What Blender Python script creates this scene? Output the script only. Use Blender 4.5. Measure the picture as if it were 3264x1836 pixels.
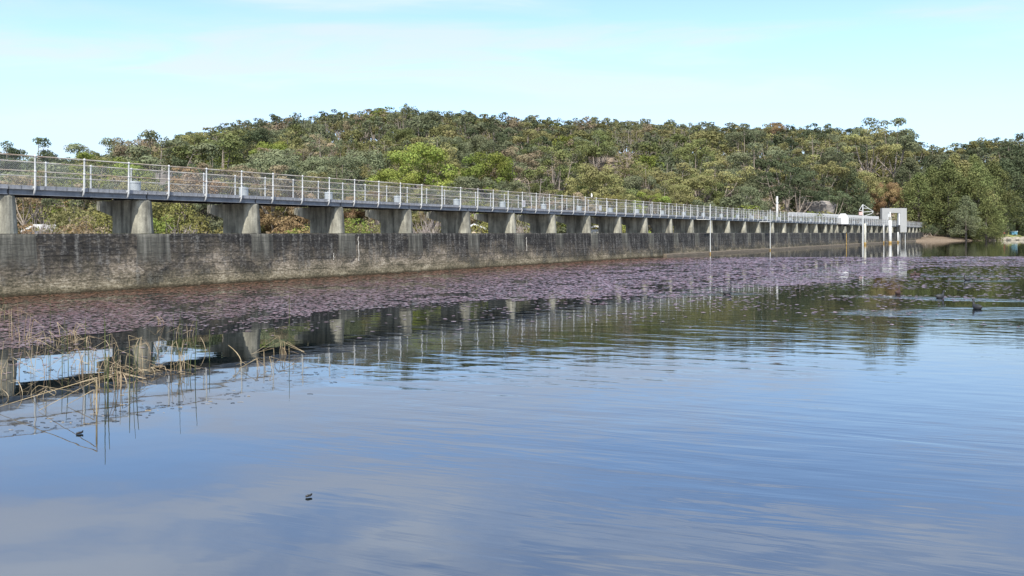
import bpy, math, random
import numpy as np
from mathutils import Vector, Matrix

for o in list(bpy.data.objects):
    bpy.data.objects.remove(o)
SC = bpy.context.scene
COL = SC.collection

# ------------------------------------------------------------------ camera, sky, sun, exposure
CAMH = 2.05
cam_d = bpy.data.cameras.new("camera")
cam = bpy.data.objects.new("camera", cam_d)
COL.objects.link(cam)
cam.location = (0, 0, CAMH)
cam.rotation_euler = (math.radians(90), 0, 0)
cam_d.sensor_width = 36
cam_d.lens = 29.12
cam_d.shift_y = -0.0542
cam_d.clip_end = 5000
SC.camera = cam

SUN_EL = math.radians(50)
SUN_AZ = math.radians(-172)          # direction the light comes from, from +Y clockwise
sd = Vector((math.sin(SUN_AZ) * math.cos(SUN_EL), math.cos(SUN_AZ) * math.cos(SUN_EL), math.sin(SUN_EL)))
sun_d = bpy.data.lights.new("sun", 'SUN')
sun_d.energy = 4.6
sun_d.angle = math.radians(0.6)
sun_d.color = (1.0, 0.95, 0.87)
sun = bpy.data.objects.new("sun", sun_d)
COL.objects.link(sun)
sun.rotation_euler = sd.to_track_quat('Z', 'Y').to_euler()

world = bpy.data.worlds.new("World")
SC.world = world
world.use_nodes = True
wt = world.node_tree
wt.nodes.clear()

def N(t, typ, **kw):
    n = t.nodes.new(typ)
    for k, v in kw.items():
        if k == 'ins':
            for kk, vv in v.items():
                n.inputs[kk].default_value = vv
        else:
            setattr(n, k, v)
    return n

def ramp(t, pts, interp='LINEAR'):
    r = t.nodes.new('ShaderNodeValToRGB')
    r.color_ramp.interpolation = interp
    e = r.color_ramp.elements
    while len(e) < len(pts):
        e.new(0.5)
    for i, (p, c) in enumerate(pts):
        e[i].position = p
        if isinstance(c, (int, float)):
            c = (c, c, c)
        e[i].color = (c[0], c[1], c[2], 1)
    return r

def mix(t, blend='MIX'):
    m = t.nodes.new('ShaderNodeMix')
    m.data_type = 'RGBA'
    m.blend_type = blend
    return m   # inputs 0 fac, 6 A, 7 B ; output 2

def math_n(t, op, a=None, b=None, clamp=False):
    m = t.nodes.new('ShaderNodeMath')
    m.operation = op
    m.use_clamp = clamp
    for i, v in enumerate((a, b)):
        if v is None:
            continue
        if isinstance(v, (int, float)):
            m.inputs[i].default_value = v
        else:
            t.links.new(v, m.inputs[i])
    return m.outputs[0]

sky = N(wt, 'ShaderNodeTexSky', sky_type='NISHITA')
sky.sun_disc = False
sky.sun_elevation = SUN_EL
sky.sun_rotation = SUN_AZ
sky.air_density = 1.0
sky.dust_density = 0.6
sky.ozone_density = 1.6
tc = N(wt, 'ShaderNodeTexCoord')
sep = N(wt, 'ShaderNodeSeparateXYZ')
wt.links.new(tc.outputs['Generated'], sep.inputs[0])
zc = math_n(wt, 'ADD', math_n(wt, 'MAXIMUM', sep.outputs[2], 0.0), 0.10)
px = math_n(wt, 'DIVIDE', sep.outputs[0], zc)
py = math_n(wt, 'DIVIDE', sep.outputs[1], zc)
cmb = N(wt, 'ShaderNodeCombineXYZ')
wt.links.new(px, cmb.inputs[0]); wt.links.new(py, cmb.inputs[1])
mp = N(wt, 'ShaderNodeMapping', ins={'Scale': (0.85, 1.9, 1.0), 'Rotation': (0, 0, 0.45), 'Location': (3.1, 1.7, 0)})
wt.links.new(cmb.outputs[0], mp.inputs[0])
n1 = N(wt, 'ShaderNodeTexNoise', ins={'Scale': 1.0, 'Detail': 8.0, 'Roughness': 0.55, 'Distortion': 0.5})
wt.links.new(mp.outputs[0], n1.inputs['Vector'])
n2 = N(wt, 'ShaderNodeTexNoise', ins={'Scale': 0.35, 'Detail': 2.0})
wt.links.new(mp.outputs[0], n2.inputs['Vector'])
csum = math_n(wt, 'ADD', math_n(wt, 'MULTIPLY', n1.outputs['Fac'], 0.65), math_n(wt, 'MULTIPLY', n2.outputs['Fac'], 0.35))
zb = ramp(wt, [(0.0, .53), (.06, .48), (.14, .475), (.18, .49), (.235, .545), (.25, .46), (.29, .525), (.34, .56), (.5, .56)])
wt.links.new(sep.outputs[2], zb.inputs[0])
csum = math_n(wt, 'ADD', csum, math_n(wt, 'SUBTRACT', zb.outputs[0], 0.5))
xb = N(wt, 'ShaderNodeMapRange', ins={1: -0.55, 2: 0.55, 3: 0.035, 4: -0.04}); wt.links.new(sep.outputs[0], xb.inputs[0])
csum = math_n(wt, 'ADD', csum, xb.outputs[0])
cr = ramp(wt, [(0.42, 0.0), (0.485, 0.22), (0.56, 0.8), (0.66, 1.0)])
wt.links.new(csum, cr.inputs[0])
tint = mix(wt, 'MULTIPLY'); tint.inputs[0].default_value = 1.0
wt.links.new(sky.outputs[0], tint.inputs[6]); tint.inputs[7].default_value = (0.98, 1.03, 1.17, 1)
veil = mix(wt)
vr = ramp(wt, [(0.0, .88), (.07, .60), (.15, .24), (.24, .05), (.40, .0)]); wt.links.new(sep.outputs[2], vr.inputs[0])
wt.links.new(vr.outputs[0], veil.inputs[0]); wt.links.new(tint.outputs[2], veil.inputs[6]); veil.inputs[7].default_value = (2.30, 3.25, 3.95, 1)
tint = veil
cm = mix(wt)
cf = math_n(wt, 'MULTIPLY', cr.outputs[0], 0.78)
wt.links.new(cf, cm.inputs[0]); wt.links.new(tint.outputs[2], cm.inputs[6])
cc_ = mix(wt); ce = N(wt, 'ShaderNodeMapRange', ins={1: 0.245, 2: 0.33, 3: 0.0, 4: 1.0}); wt.links.new(sep.outputs[2], ce.inputs[0])
wt.links.new(ce.outputs[0], cc_.inputs[0]); cc_.inputs[6].default_value = (3.35, 3.60, 4.20, 1); cc_.inputs[7].default_value = (4.9, 5.3, 5.9, 1)
wt.links.new(cc_.outputs[2], cm.inputs[7])
bg = N(wt, 'ShaderNodeBackground', ins={'Strength': 0.15})
wt.links.new(cm.outputs[2], bg.inputs[0])
wo = N(wt, 'ShaderNodeOutputWorld')
wt.links.new(bg.outputs[0], wo.inputs[0])

SC.view_settings.view_transform = 'Standard'
SC.view_settings.look = 'None'
SC.view_settings.exposure = 0.75
SC.view_settings.gamma = 1.0
SC.cycles.max_bounces = 6
SC.cycles.diffuse_bounces = 2
SC.cycles.glossy_bounces = 3
SC.cycles.transparent_max_bounces = 8

# ------------------------------------------------------------------ helpers
def mat(name):
    m = bpy.data.materials.new(name)
    m.use_nodes = True
    t = m.node_tree
    return m, t, t.nodes['Principled BSDF']

def bump(t, bsdf, h, strength=0.3, dist=0.02):
    b = t.nodes.new('ShaderNodeBump')
    b.inputs['Strength'].default_value = strength
    b.inputs['Distance'].default_value = dist
    t.links.new(h, b.inputs['Height'])
    t.links.new(b.outputs[0], bsdf.inputs['Normal'])
    return b

class MB:
    def __init__(s):
        s.v = []; s.f = []; s.mi = []
    def add(s, vs, fs, m=0):
        o = len(s.v)
        s.v.extend([tuple(v) for v in vs])
        for f in fs:
            s.f.append([i + o for i in f]); s.mi.append(m)
    def box(s, x0, x1, y0, y1, z0, z1, m=0):
        s.add([(x0,y0,z0),(x1,y0,z0),(x1,y1,z0),(x0,y1,z0),(x0,y0,z1),(x1,y0,z1),(x1,y1,z1),(x0,y1,z1)],
              [(0,3,2,1),(4,5,6,7),(0,1,5,4),(1,2,6,5),(2,3,7,6),(3,0,4,7)], m)
    def prism(s, poly, axis, a, b, m=0):
        # poly in the two other axes, extruded along axis (0,1,2) from a to b
        n = len(poly)
        def mk(p, t):
            return (t, p[0], p[1]) if axis == 0 else ((p[0], t, p[1]) if axis == 1 else (p[0], p[1], t))
        s.add([mk(p, a) for p in poly] + [mk(p, b) for p in poly],
              [tuple(range(n))[::-1], tuple(range(n, 2 * n))] + [(i, (i + 1) % n, n + (i + 1) % n, n + i) for i in range(n)], m)
    def tube(s, pts, rs, k=6, m=0, cap=True):
        pts = [Vector(p) for p in pts]
        if isinstance(rs, (int, float)):
            rs = [rs] * len(pts)
        o = len(s.v)
        up = Vector((0.13, 0.31, 0.94))
        for i, p in enumerate(pts):
            d = (pts[min(i + 1, len(pts) - 1)] - pts[max(i - 1, 0)])
            if d.length < 1e-9: d = Vector((0, 0, 1))
            d.normalize()
            u = up if abs(d.dot(up)) < 0.95 else Vector((1, 0, 0))
            a = d.cross(u).normalized(); b = d.cross(a)
            for j in range(k):
                th = 2 * math.pi * j / k
                s.v.append(tuple(p + (a * math.cos(th) + b * math.sin(th)) * rs[i]))
        for i in range(len(pts) - 1):
            for j in range(k):
                j2 = (j + 1) % k
                s.f.append([o + i*k + j, o + i*k + j2, o + (i+1)*k + j2, o + (i+1)*k + j]); s.mi.append(m)
        if cap:
            s.f.append([o + j for j in range(k)][::-1]); s.mi.append(m)
            e = o + (len(pts) - 1) * k
            s.f.append([e + j for j in range(k)]); s.mi.append(m)
    def lathe(s, prof, c=(0, 0, 0), k=16, m=0):
        o = len(s.v)
        for r, z in prof:
            for j in range(k):
                th = 2 * math.pi * j / k
                s.v.append((c[0] + r * math.cos(th), c[1] + r * math.sin(th), c[2] + z))
        for i in range(len(prof) - 1):
            for j in range(k):
                j2 = (j + 1) % k
                s.f.append([o + i*k + j, o + i*k + j2, o + (i+1)*k + j2, o + (i+1)*k + j]); s.mi.append(m)
        s.f.append([o + j for j in range(k)][::-1]); s.mi.append(m)
        e = o + (len(prof) - 1) * k
        s.f.append([e + j for j in range(k)]); s.mi.append(m)
    def mesh(s, name, mats, smooth=False):
        me = bpy.data.meshes.new(name)
        me.from_pydata(s.v, [], s.f)
        for mm in (mats if isinstance(mats, (list, tuple)) else [mats]):
            me.materials.append(mm)
        if any(s.mi):
            me.polygons.foreach_set('material_index', s.mi)
        if smooth:
            me.polygons.foreach_set('use_smooth', [True] * len(me.polygons))
        me.update()
        return me
    def build(s, name, mats, parent=None, smooth=False, loc=None, rotz=None):
        return link(name, s.mesh(name, mats, smooth), parent, loc, rotz)

def link(name, me, parent=None, loc=None, rotz=None):
    o = bpy.data.objects.new(name, me)
    COL.objects.link(o)
    if parent is not None: o.parent = parent
    if loc is not None: o.location = loc
    if rotz is not None: o.rotation_euler = (0, 0, rotz)
    return o

def tag(o, label=None, cat=None, group=None, kind=None):
    if label: o['label'] = label
    if cat: o['category'] = cat
    if group: o['group'] = group
    if kind: o['kind'] = kind
    return o

def thing(name, label, cat, loc=(0, 0, 0), rotz=0.0, group=None):
    o = link(name, None, None, loc, rotz)
    return tag(o, label, cat, group)

def np_mesh(name, verts, nper, mats, mi=None, attr=None, col=None, smooth=False):
    """verts: (F*nper,3) separate polygons of nper corners each"""
    verts = np.ascontiguousarray(verts, dtype=np.float32)
    nv = len(verts); nf = nv // nper
    me = bpy.data.meshes.new(name)
    me.vertices.add(nv); me.vertices.foreach_set('co', verts.ravel())
    me.loops.add(nv); me.loops.foreach_set('vertex_index', np.arange(nv, dtype=np.int32))
    me.polygons.add(nf); me.polygons.foreach_set('loop_start', np.arange(0, nv, nper, dtype=np.int32))
    for mm in (mats if isinstance(mats, (list, tuple)) else [mats]):
        me.materials.append(mm)
    if mi is not None:
        me.polygons.foreach_set('material_index', np.asarray(mi, dtype=np.int32))
    me.update(calc_edges=True)
    if attr is not None:
        a = me.attributes.new('tint', 'FLOAT', 'POINT')
        a.data.foreach_set('value', np.asarray(attr, dtype=np.float32))
    if col is not None:
        a = me.attributes.new('col', 'FLOAT_COLOR', 'POINT')
        a.data.foreach_set('color', np.asarray(col, dtype=np.float32).ravel())
    return me

ORD = ['first','second','third','fourth','fifth','sixth','seventh','eighth','ninth','tenth','eleventh','twelfth','thirteenth',
       'fourteenth','fifteenth','sixteenth','seventeenth','eighteenth','nineteenth','twentieth']
TENS = {2:'twenty',3:'thirty',4:'forty'}
def ordw(n):
    if n <= 20: return ORD[n-1]
    t, r = divmod(n, 10)
    if r == 0: return {2:'twentieth',3:'thirtieth',4:'fortieth'}[t]
    return TENS[t] + '-' + ORD[r-1]

# dam axis: local x runs along the dam, local y points downstream (away from the camera), z up from the water
A0, TT = -33.3, 0.657
TH = math.atan(TT)
DX, DY = math.sin(TH), math.cos(TH)
P0 = Vector((A0 + TT * 26.6, 26.6, 0))
DROT = math.atan2(DY, DX)
def dam_pt(s, q, z=0.0):
    return Vector((P0.x + DX * s - DY * q, P0.y + DY * s + DX * q, z))
def s_at(xpix, q=0.0):
    """position along the dam of the point at offset q seen at photo column xpix (survey of the photo)"""
    u = (xpix - 1632) / 2640.0
    a = A0 - q / DY
    Y = -a / (TT - u)
    return ((u * Y) - P0.x) * DX + (Y - P0.y) * DY
CREST = 2.01; CAP = 3.26; DECK = 3.58; RAILT = 4.56; RAILM = 4.06
xs = [61,495,836,1103,1319,1504,1648,1776,1886.5,1984,2067,2145.7,2213,2273.5,2329,2380,2425,2468,2507.6,2544,2576.5,2606.6,2636.7,
      2655,2672.6,2698,2720,2741,2762,2781,2798,2816,2832,2847,2861,2874,2887,2901,2913,2924,2934]
PIERS = [s_at(x, 0.35) - 0.32 for x in xs]
PIERS = [PIERS[0] - 9.8, PIERS[0] - 4.9] + PIERS
S_END = PIERS[-1] + 3.0

# ------------------------------------------------------------------ materials
def concrete_mat(name, base, dark, streak=1.0, top_dark=None):
    m, t, b = mat(name)
    tc = N(t, 'ShaderNodeTexCoord')
    oi = N(t, 'ShaderNodeObjectInfo')
    off = N(t, 'ShaderNodeVectorMath', operation='ADD')
    sc_ = N(t, 'ShaderNodeVectorMath', operation='SCALE'); sc_.inputs['Scale'].default_value = 37.0
    cc = N(t, 'ShaderNodeCombineXYZ')
    t.links.new(oi.outputs['Random'], cc.inputs[0]); t.links.new(oi.outputs['Random'], cc.inputs[1])
    t.links.new(cc.outputs[0], sc_.inputs[0])
    t.links.new(tc.outputs['Object'], off.inputs[0]); t.links.new(sc_.outputs[0], off.inputs[1])
    mp = N(t, 'ShaderNodeMapping', ins={'Scale': (3.2, 3.2, 0.45)})
    t.links.new(off.outputs[0], mp.inputs[0])
    ns = N(t, 'ShaderNodeTexNoise', ins={'Scale': 1.0, 'Detail': 6.0, 'Roughness': 0.6})
    t.links.new(mp.outputs[0], ns.inputs['Vector'])
    rs = ramp(t, [(0.36, 0.0), (0.64, 1.0)])
    t.links.new(ns.outputs['Fac'], rs.inputs[0])
    nb = N(t, 'ShaderNodeTexNoise', ins={'Scale': 1.6, 'Detail': 8.0, 'Roughness': 0.65})
    t.links.new(off.outputs[0], nb.inputs['Vector'])
    rb = ramp(t, [(0.3, 0.55), (0.7, 1.25)])
    t.links.new(nb.outputs['Fac'], rb.inputs[0])
    mx = mix(t)
    t.links.new(math_n(t, 'MULTIPLY', rs.outputs[0], streak), mx.inputs[0])
    mx.inputs[6].default_value = (*base, 1); mx.inputs[7].default_value = (*dark, 1)
    m2 = mix(t, 'MULTIPLY'); m2.inputs[0].default_value = 1.0
    t.links.new(mx.outputs[2], m2.inputs[6]); t.links.new(rb.outputs[0], m2.inputs[7])
    nf = N(t, 'ShaderNodeTexNoise', ins={'Scale': 30.0, 'Detail': 4.0})
    t.links.new(off.outputs[0], nf.inputs['Vector'])
    rf = ramp(t, [(0.3, 0.85), (0.7, 1.12)]); t.links.new(nf.outputs['Fac'], rf.inputs[0])
    m3 = mix(t, 'MULTIPLY'); m3.inputs[0].default_value = 1.0
    t.links.new(m2.outputs[2], m3.inputs[6]); t.links.new(rf.outputs[0], m3.inputs[7])
    t.links.new(m3.outputs[2], b.inputs['Base Color'])
    b.inputs['Roughness'].default_value = 0.9
    b.inputs['Specular IOR Level'].default_value = 0.2
    bump(t, b, nb.outputs['Fac'], 0.4, 0.03)
    return m

M_PIER = concrete_mat('pier_concrete', (0.36, 0.345, 0.275), (0.085, 0.082, 0.068), 0.9)

def wall_mat(pil=False):
    m, t, b = mat('weathered_wall' if not pil else 'stained_buttress')
    tc = N(t, 'ShaderNodeTexCoord'); P = tc.outputs['Object']
    sp = N(t, 'ShaderNodeSeparateXYZ'); t.links.new(P, sp.inputs[0])
    def noise(scale, det=6, rough=0.6, sc=1.0, dist=0.0):
        mp = N(t, 'ShaderNodeMapping', ins={'Scale': scale}); t.links.new(P, mp.inputs[0])
        n = N(t, 'ShaderNodeTexNoise', ins={'Scale': sc, 'Detail': det, 'Roughness': rough, 'Distortion': dist})
        t.links.new(mp.outputs[0], n.inputs['Vector']); return n.outputs['Fac']
    big = noise((0.35, 0.35, 0.9), 4)
    hor = noise((2.0, 2.0, 8.0), 8, 0.75, 1.0, 0.8)
    big2 = noise((1.1, 1.1, 1.6), 3, 0.5, 1.0, 0.6)
    fine = noise((9, 9, 15), 8, 0.8)
    ver = noise((4.5, 4.5, 0.55), 7, 0.65)
    # dark growth: strong near the crest, less towards the water
    zz = sp.outputs[2]
    zt = math_n(t, 'MULTIPLY', zz, 0.22)                         # 0..0.44
    a = math_n(t, 'ADD', math_n(t, 'MULTIPLY', big, 0.75), math_n(t, 'MULTIPLY', hor, 0.70))
    a = math_n(t, 'ADD', a, -0.168)
    a = math_n(t, 'ADD', a, zt)
    a = math_n(t, 'ADD', a, math_n(t, 'MULTIPLY', ver, 0.42))
    # the far half of the wall is blacker
    far = N(t, 'ShaderNodeMapRange', ins={1: 18.0, 2: 50.0, 3: 0.0, 4: 0.14}); t.links.new(sp.outputs[0], far.inputs[0])
    a = math_n(t, 'ADD', a, far.outputs[0])
    dk = ramp(t, [(0.91, 0.0), (1.0, 0.72), (1.14, 1.0)])
    dk.color_ramp.elements[0].position = 0.0; dk.color_ramp.elements[1].position = 0.45; dk.color_ramp.elements[2].position = 1.0
    rr = N(t, 'ShaderNodeMapRange', ins={1: 0.88, 2: 1.14, 3: 0.0, 4: 1.0}); t.links.new(a, rr.inputs[0])
    t.links.new(rr.outputs[0], dk.inputs[0])
    lc = ramp(t, [(0.42, (0.040, 0.037, 0.026)), (0.53, (0.105, 0.092, 0.068)), (0.60, (0.26, 0.215, 0.16)), (0.68, (0.50, 0.44, 0.36))])
    t.links.new(math_n(t, 'ADD', math_n(t, 'ADD', math_n(t, 'MULTIPLY', fine, 0.55), math_n(t, 'MULTIPLY', hor, 0.35)), math_n(t, 'MULTIPLY', big2, 0.25)), lc.inputs[0])
    dc = ramp(t, [(0.40, (0.014, 0.014, 0.013)), (0.52, (0.038, 0.036, 0.034)), (0.585, (0.15, 0.145, 0.13))])
    t.links.new(math_n(t, 'ADD', math_n(t, 'MULTIPLY', fine, 0.5), math_n(t, 'MULTIPLY', ver, 0.5)), dc.inputs[0])
    mx = mix(t); t.links.new(dk.outputs[0], mx.inputs[0]); t.links.new(lc.outputs[0], mx.inputs[6]); t.links.new(dc.outputs[0], mx.inputs[7])
    # olive algae low on the near wall
    al = N(t, 'ShaderNodeMapRange', ins={1: 0.8, 2: 0.1, 3: 0.0, 4: 0.5}); t.links.new(zz, al.inputs[0])
    m2 = mix(t, 'MULTIPLY'); t.links.new(al.outputs[0], m2.inputs[0]); t.links.new(mx.outputs[2], m2.inputs[6]); m2.inputs[7].default_value = (0.70, 0.72, 0.48, 1)
    # pour lines
    lines = None
    for z0 in (0.42, 0.86, 1.27, 1.66):
        d = math_n(t, 'ABSOLUTE', math_n(t, 'SUBTRACT', math_n(t, 'ADD', zz, math_n(t, 'MULTIPLY', math_n(t, 'SUBTRACT', hor, 0.5), 0.03)), z0))
        l = math_n(t, 'LESS_THAN', d, 0.010)
        lines = l if lines is None else math_n(t, 'MAXIMUM', lines, l)
    m3 = mix(t, 'MULTIPLY'); t.links.new(math_n(t, 'MULTIPLY', lines, 0.55), m3.inputs[0]); t.links.new(m2.outputs[2], m3.inputs[6]); m3.inputs[7].default_value = (0.3, 0.3, 0.28, 1)
    # wet rusty line just above the water
    wl = N(t, 'ShaderNodeMapRange', ins={1: 0.16, 2: 0.03, 3: 0.0, 4: 1.0}); t.links.new(math_n(t, 'ADD', zz, math_n(t, 'MULTIPLY', math_n(t, 'SUBTRACT', fine, 0.5), 0.12)), wl.inputs[0])
    m4 = mix(t); t.links.new(math_n(t, 'MULTIPLY', wl.outputs[0], 0.9), m4.inputs[0]); t.links.new(m3.outputs[2], m4.inputs[6]); m4.inputs[7].default_value = (0.030, 0.022, 0.012, 1)
    outc = m4.outputs[2]
    if pil:
        st = ramp(t, [(0.40, (0.045, 0.045, 0.040)), (0.52, (0.095, 0.093, 0.078)), (0.64, (0.17, 0.165, 0.14))])
        oi = N(t, 'ShaderNodeObjectInfo')
        wv = N(t, 'ShaderNodeTexNoise', ins={'Scale': 1.0, 'Detail': 5.0, 'Roughness': 0.6}); wv.noise_dimensions = '4D'
        mpp = N(t, 'ShaderNodeMapping', ins={'Scale': (6.0, 3.0, 0.6)}); t.links.new(P, mpp.inputs[0]); t.links.new(mpp.outputs[0], wv.inputs['Vector'])
        t.links.new(math_n(t, 'MULTIPLY', oi.outputs['Random'], 50.0), wv.inputs['W'])
        t.links.new(wv.outputs['Fac'], st.inputs[0])
        fz = N(t, 'ShaderNodeMapRange', ins={1: 0.80, 2: 1.35, 3: 0.0, 4: 1.0})
        t.links.new(math_n(t, 'ADD', zz, math_n(t, 'MULTIPLY', math_n(t, 'SUBTRACT', fine, 0.5), 0.9)), fz.inputs[0])
        mm = mix(t); t.links.new(math_n(t, 'MULTIPLY', fz.outputs[0], 0.9), mm.inputs[0]); t.links.new(outc, mm.inputs[6]); t.links.new(st.outputs[0], mm.inputs[7])
        outc = mm.outputs[2]
    t.links.new(outc, b.inputs['Base Color'])
    b.inputs['Roughness'].default_value = 0.92
    b.inputs['Specular IOR Level'].default_value = 0.15
    hh = math_n(t, 'ADD', math_n(t, 'MULTIPLY', fine, 0.5), math_n(t, 'SUBTRACT', math_n(t, 'MULTIPLY', hor, 0.8), math_n(t, 'MULTIPLY', lines, 0.5)))
    bump(t, b, hh, 0.8, 0.06)
    return m
M_WALL = wall_mat()
M_PILAS = wall_mat(True)

def simple(name, col, rough=0.7, metal=0.0, var=0.25, scale=6.0, spec=0.4, stretch=(1,1,1), col2=None, bmp=0.0):
    m, t, b = mat(name)
    tc = N(t, 'ShaderNodeTexCoord')
    mp = N(t, 'ShaderNodeMapping', ins={'Scale': stretch}); t.links.new(tc.outputs['Object'], mp.inputs[0])
    n = N(t, 'ShaderNodeTexNoise', ins={'Scale': scale, 'Detail': 6.0, 'Roughness': 0.65}); t.links.new(mp.outputs[0], n.inputs['Vector'])
    c2 = col2 if col2 else tuple(max(0, c * (1 - 2 * var)) for c in col)
    r = ramp(t, [(0.32, c2), (0.62, col)]); t.links.new(n.outputs['Fac'], r.inputs[0])
    t.links.new(r.outputs[0], b.inputs['Base Color'])
    b.inputs['Roughness'].default_value = rough; b.inputs['Metallic'].default_value = metal
    b.inputs['Specular IOR Level'].default_value = spec
    if bmp: bump(t, b, n.outputs['Fac'], bmp, 0.02)
    return m

M_FRAME = simple('clean_concrete', (0.27, 0.275, 0.27), 0.85, 0, .05, 1.0)
M_BEAM = simple('weathered_grey_steel', (0.19, 0.205, 0.225), 0.55, 0.2, 0.2, 3.0, stretch=(1, 1, 0.4))
M_PLANK = simple('grey_deck_board', (0.27, 0.28, 0.295), 0.8, 0.0, 0.2, 2.5, stretch=(3, 1, 1), bmp=0.2)
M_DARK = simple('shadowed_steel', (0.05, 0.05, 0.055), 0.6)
M_POST = simple('galvanised_post', (0.50, 0.51, 0.50), 0.45, 0.15, 0.12, 6.0)
M_RAIL = simple('rusty_rail', (0.46, 0.45, 0.40), 0.6, 0.1, 0.2, 1.1, stretch=(1, 1, 1), col2=(0.20, 0.12, 0.065))
M_WIRE = simple('galvanised_wire', (0.30, 0.31, 0.32), 0.5, 0.3, 0.1)
M_DRUM = simple('pale_steel', (0.32, 0.35, 0.36), 0.5, 0.1, 0.12, 4.0)
M_WHITE = simple('white_paint', (0.56, 0.56, 0.54), 0.5, 0.0, 0.05, 4.0)
M_SIGN = simple('white_sign', (0.50, 0.51, 0.51), 0.5, 0.0, 0.05, 4.0)
M_RUST = simple('rusty_stain', (0.38, 0.25, 0.08), 0.8, 0.0, 0.3, 6.0)
M_TEXT = simple('sign_print', (0.12, 0.06, 0.06), 0.7)
M_REDP = simple('red_print', (0.5, 0.1, 0.08), 0.6)
M_TILE = simple('roof_sheet', (0.62, 0.64, 0.66), 0.5, 0.0, 0.15, 2.0)
M_CREAM = simple('cream_wall', (0.62, 0.52, 0.38), 0.8, 0.0, 0.1, 2.0)
M_GLASS = simple('window_glass', (0.03, 0.04, 0.05), 0.15, 0.0, 0.1)
M_ROCK = simple('sandstone', (0.25, 0.225, 0.205), 0.9, 0.0, 0.3, 0.8, stretch=(1, 1, 4), bmp=0.7)
M_ROCKL = simple('pale_sandstone', (0.32, 0.29, 0.23), 0.9, 0.0, 0.25, 1.2, stretch=(1, 1, 2), bmp=0.6)
M_BLUE = simple('light_blue_paint', (0.14, 0.34, 0.46), 0.5, 0.0, 0.1)
M_RED = simple('red_cloth', (0.55, 0.05, 0.06), 0.8, 0.0, 0.1)
M_SKIN = simple('skin', (0.45, 0.28, 0.2), 0.6)
M_HAIR = simple('dark_hair', (0.03, 0.02, 0.02), 0.7)
M_CLOTHD = simple('dark_cloth', (0.03, 0.035, 0.05), 0.8)
M_COOT = simple('slate_feathers', (0.018, 0.020, 0.024), 0.6, 0.0, 0.2, 20)
M_BILL = simple('white_bill', (0.75, 0.73, 0.70), 0.5)
M_BROWNB = simple('chestnut_feathers', (0.045, 0.022, 0.018), 0.7, 0.0, 0.2, 20)
M_BLACKT = simple('wet_bark', (0.012, 0.011, 0.010), 0.6)

def reed_mat(name, c1, c2):
    m, t, b = mat(name)
    tc = N(t, 'ShaderNodeTexCoord')
    n = N(t, 'ShaderNodeTexNoise', ins={'Scale': 5.0, 'Detail': 3.0}); t.links.new(tc.outputs['Object'], n.inputs['Vector'])
    r = ramp(t, [(0.4, c1), (0.6, c2)]); t.links.new(n.outputs['Fac'], r.inputs[0])
    t.links.new(r.outputs[0], b.inputs['Base Color']); b.inputs['Roughness'].default_value = 0.7
    b.inputs['Specular IOR Level'].default_value = 0.25
    return m
M_REEDG = reed_mat('green_reed', (0.03, 0.045, 0.015), (0.09, 0.10, 0.035))
M_REEDD = reed_mat('dry_reed', (0.20, 0.155, 0.085), (0.36, 0.29, 0.19))
M_REEDB = reed_mat('brown_reed', (0.14, 0.10, 0.06), (0.26, 0.19, 0.12))

def leaf_mat(name, c, var=0.28, trans=0.22):
    m, t, b = mat(name)
    at = N(t, 'ShaderNodeAttribute'); at.attribute_name = 'tint'
    oi = N(t, 'ShaderNodeObjectInfo')
    ge = N(t, 'ShaderNodeNewGeometry')
    pn = N(t, 'ShaderNodeTexNoise', ins={'Scale': 0.22, 'Detail': 2.0}); t.links.new(ge.outputs['Position'], pn.inputs['Vector'])
    v = math_n(t, 'ADD', math_n(t, 'MULTIPLY', at.outputs['Fac'], var * 1.6), 1.0 - var * 0.8)
    v = math_n(t, 'MULTIPLY', v, math_n(t, 'ADD', math_n(t, 'MULTIPLY', oi.outputs['Random'], 0.5), 0.75))
    hsv = N(t, 'ShaderNodeHueSaturation')
    hsv.inputs['Color'].default_value = (*c, 1)
    t.links.new(v, hsv.inputs['Value'])
    t.links.new(math_n(t, 'ADD', math_n(t, 'MULTIPLY', pn.outputs['Fac'], 0.10), 0.45), hsv.inputs['Hue'])
    t.links.new(hsv.outputs[0], b.inputs['Base Color'])
    b.inputs['Roughness'].default_value = 0.7
    b.inputs['Specular IOR Level'].default_value = 0.08
    tr = N(t, 'ShaderNodeBsdfTranslucent')
    t.links.new(hsv.outputs[0], tr.inputs[0])
    ms = N(t, 'ShaderNodeMixShader'); ms.inputs[0].default_value = trans
    t.links.new(b.outputs[0], ms.inputs[1]); t.links.new(tr.outputs[0], ms.inputs[2])
    t.links.new(ms.outputs[0], t.nodes['Material Output'].inputs[0])
    return m
LEAF = {
 'olive':  leaf_mat('olive_leaves', (0.193, 0.186, 0.078)),
 'grey':   leaf_mat('grey_green_leaves', (0.148, 0.164, 0.092)),
 'bright': leaf_mat('bright_green_leaves', (0.179, 0.213, 0.050)),
 'yellow': leaf_mat('yellow_green_leaves', (0.224, 0.213, 0.073)),
 'dry':    leaf_mat('dry_brown_leaves', (0.258, 0.213, 0.134)),
 'dark':   leaf_mat('dark_green_leaves', (0.081, 0.099, 0.052)),
 'rust':   leaf_mat('rusty_leaves', (0.213, 0.146, 0.078)),
 'pine':   leaf_mat('casuarina_leaves', (0.134, 0.151, 0.058)),
 'twig':   leaf_mat('grey_twigs', (0.30, 0.26, 0.235), 0.3, 0.0),
}
LK = list(LEAF)
COLW = {'olive': 'olive', 'grey': 'grey-green', 'bright': 'bright green', 'yellow': 'yellow-green', 'dry': 'brownish dry',
        'dark': 'dark green', 'rust': 'rusty brown', 'pine': 'feathery green', 'twig': 'bare grey'}
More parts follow.
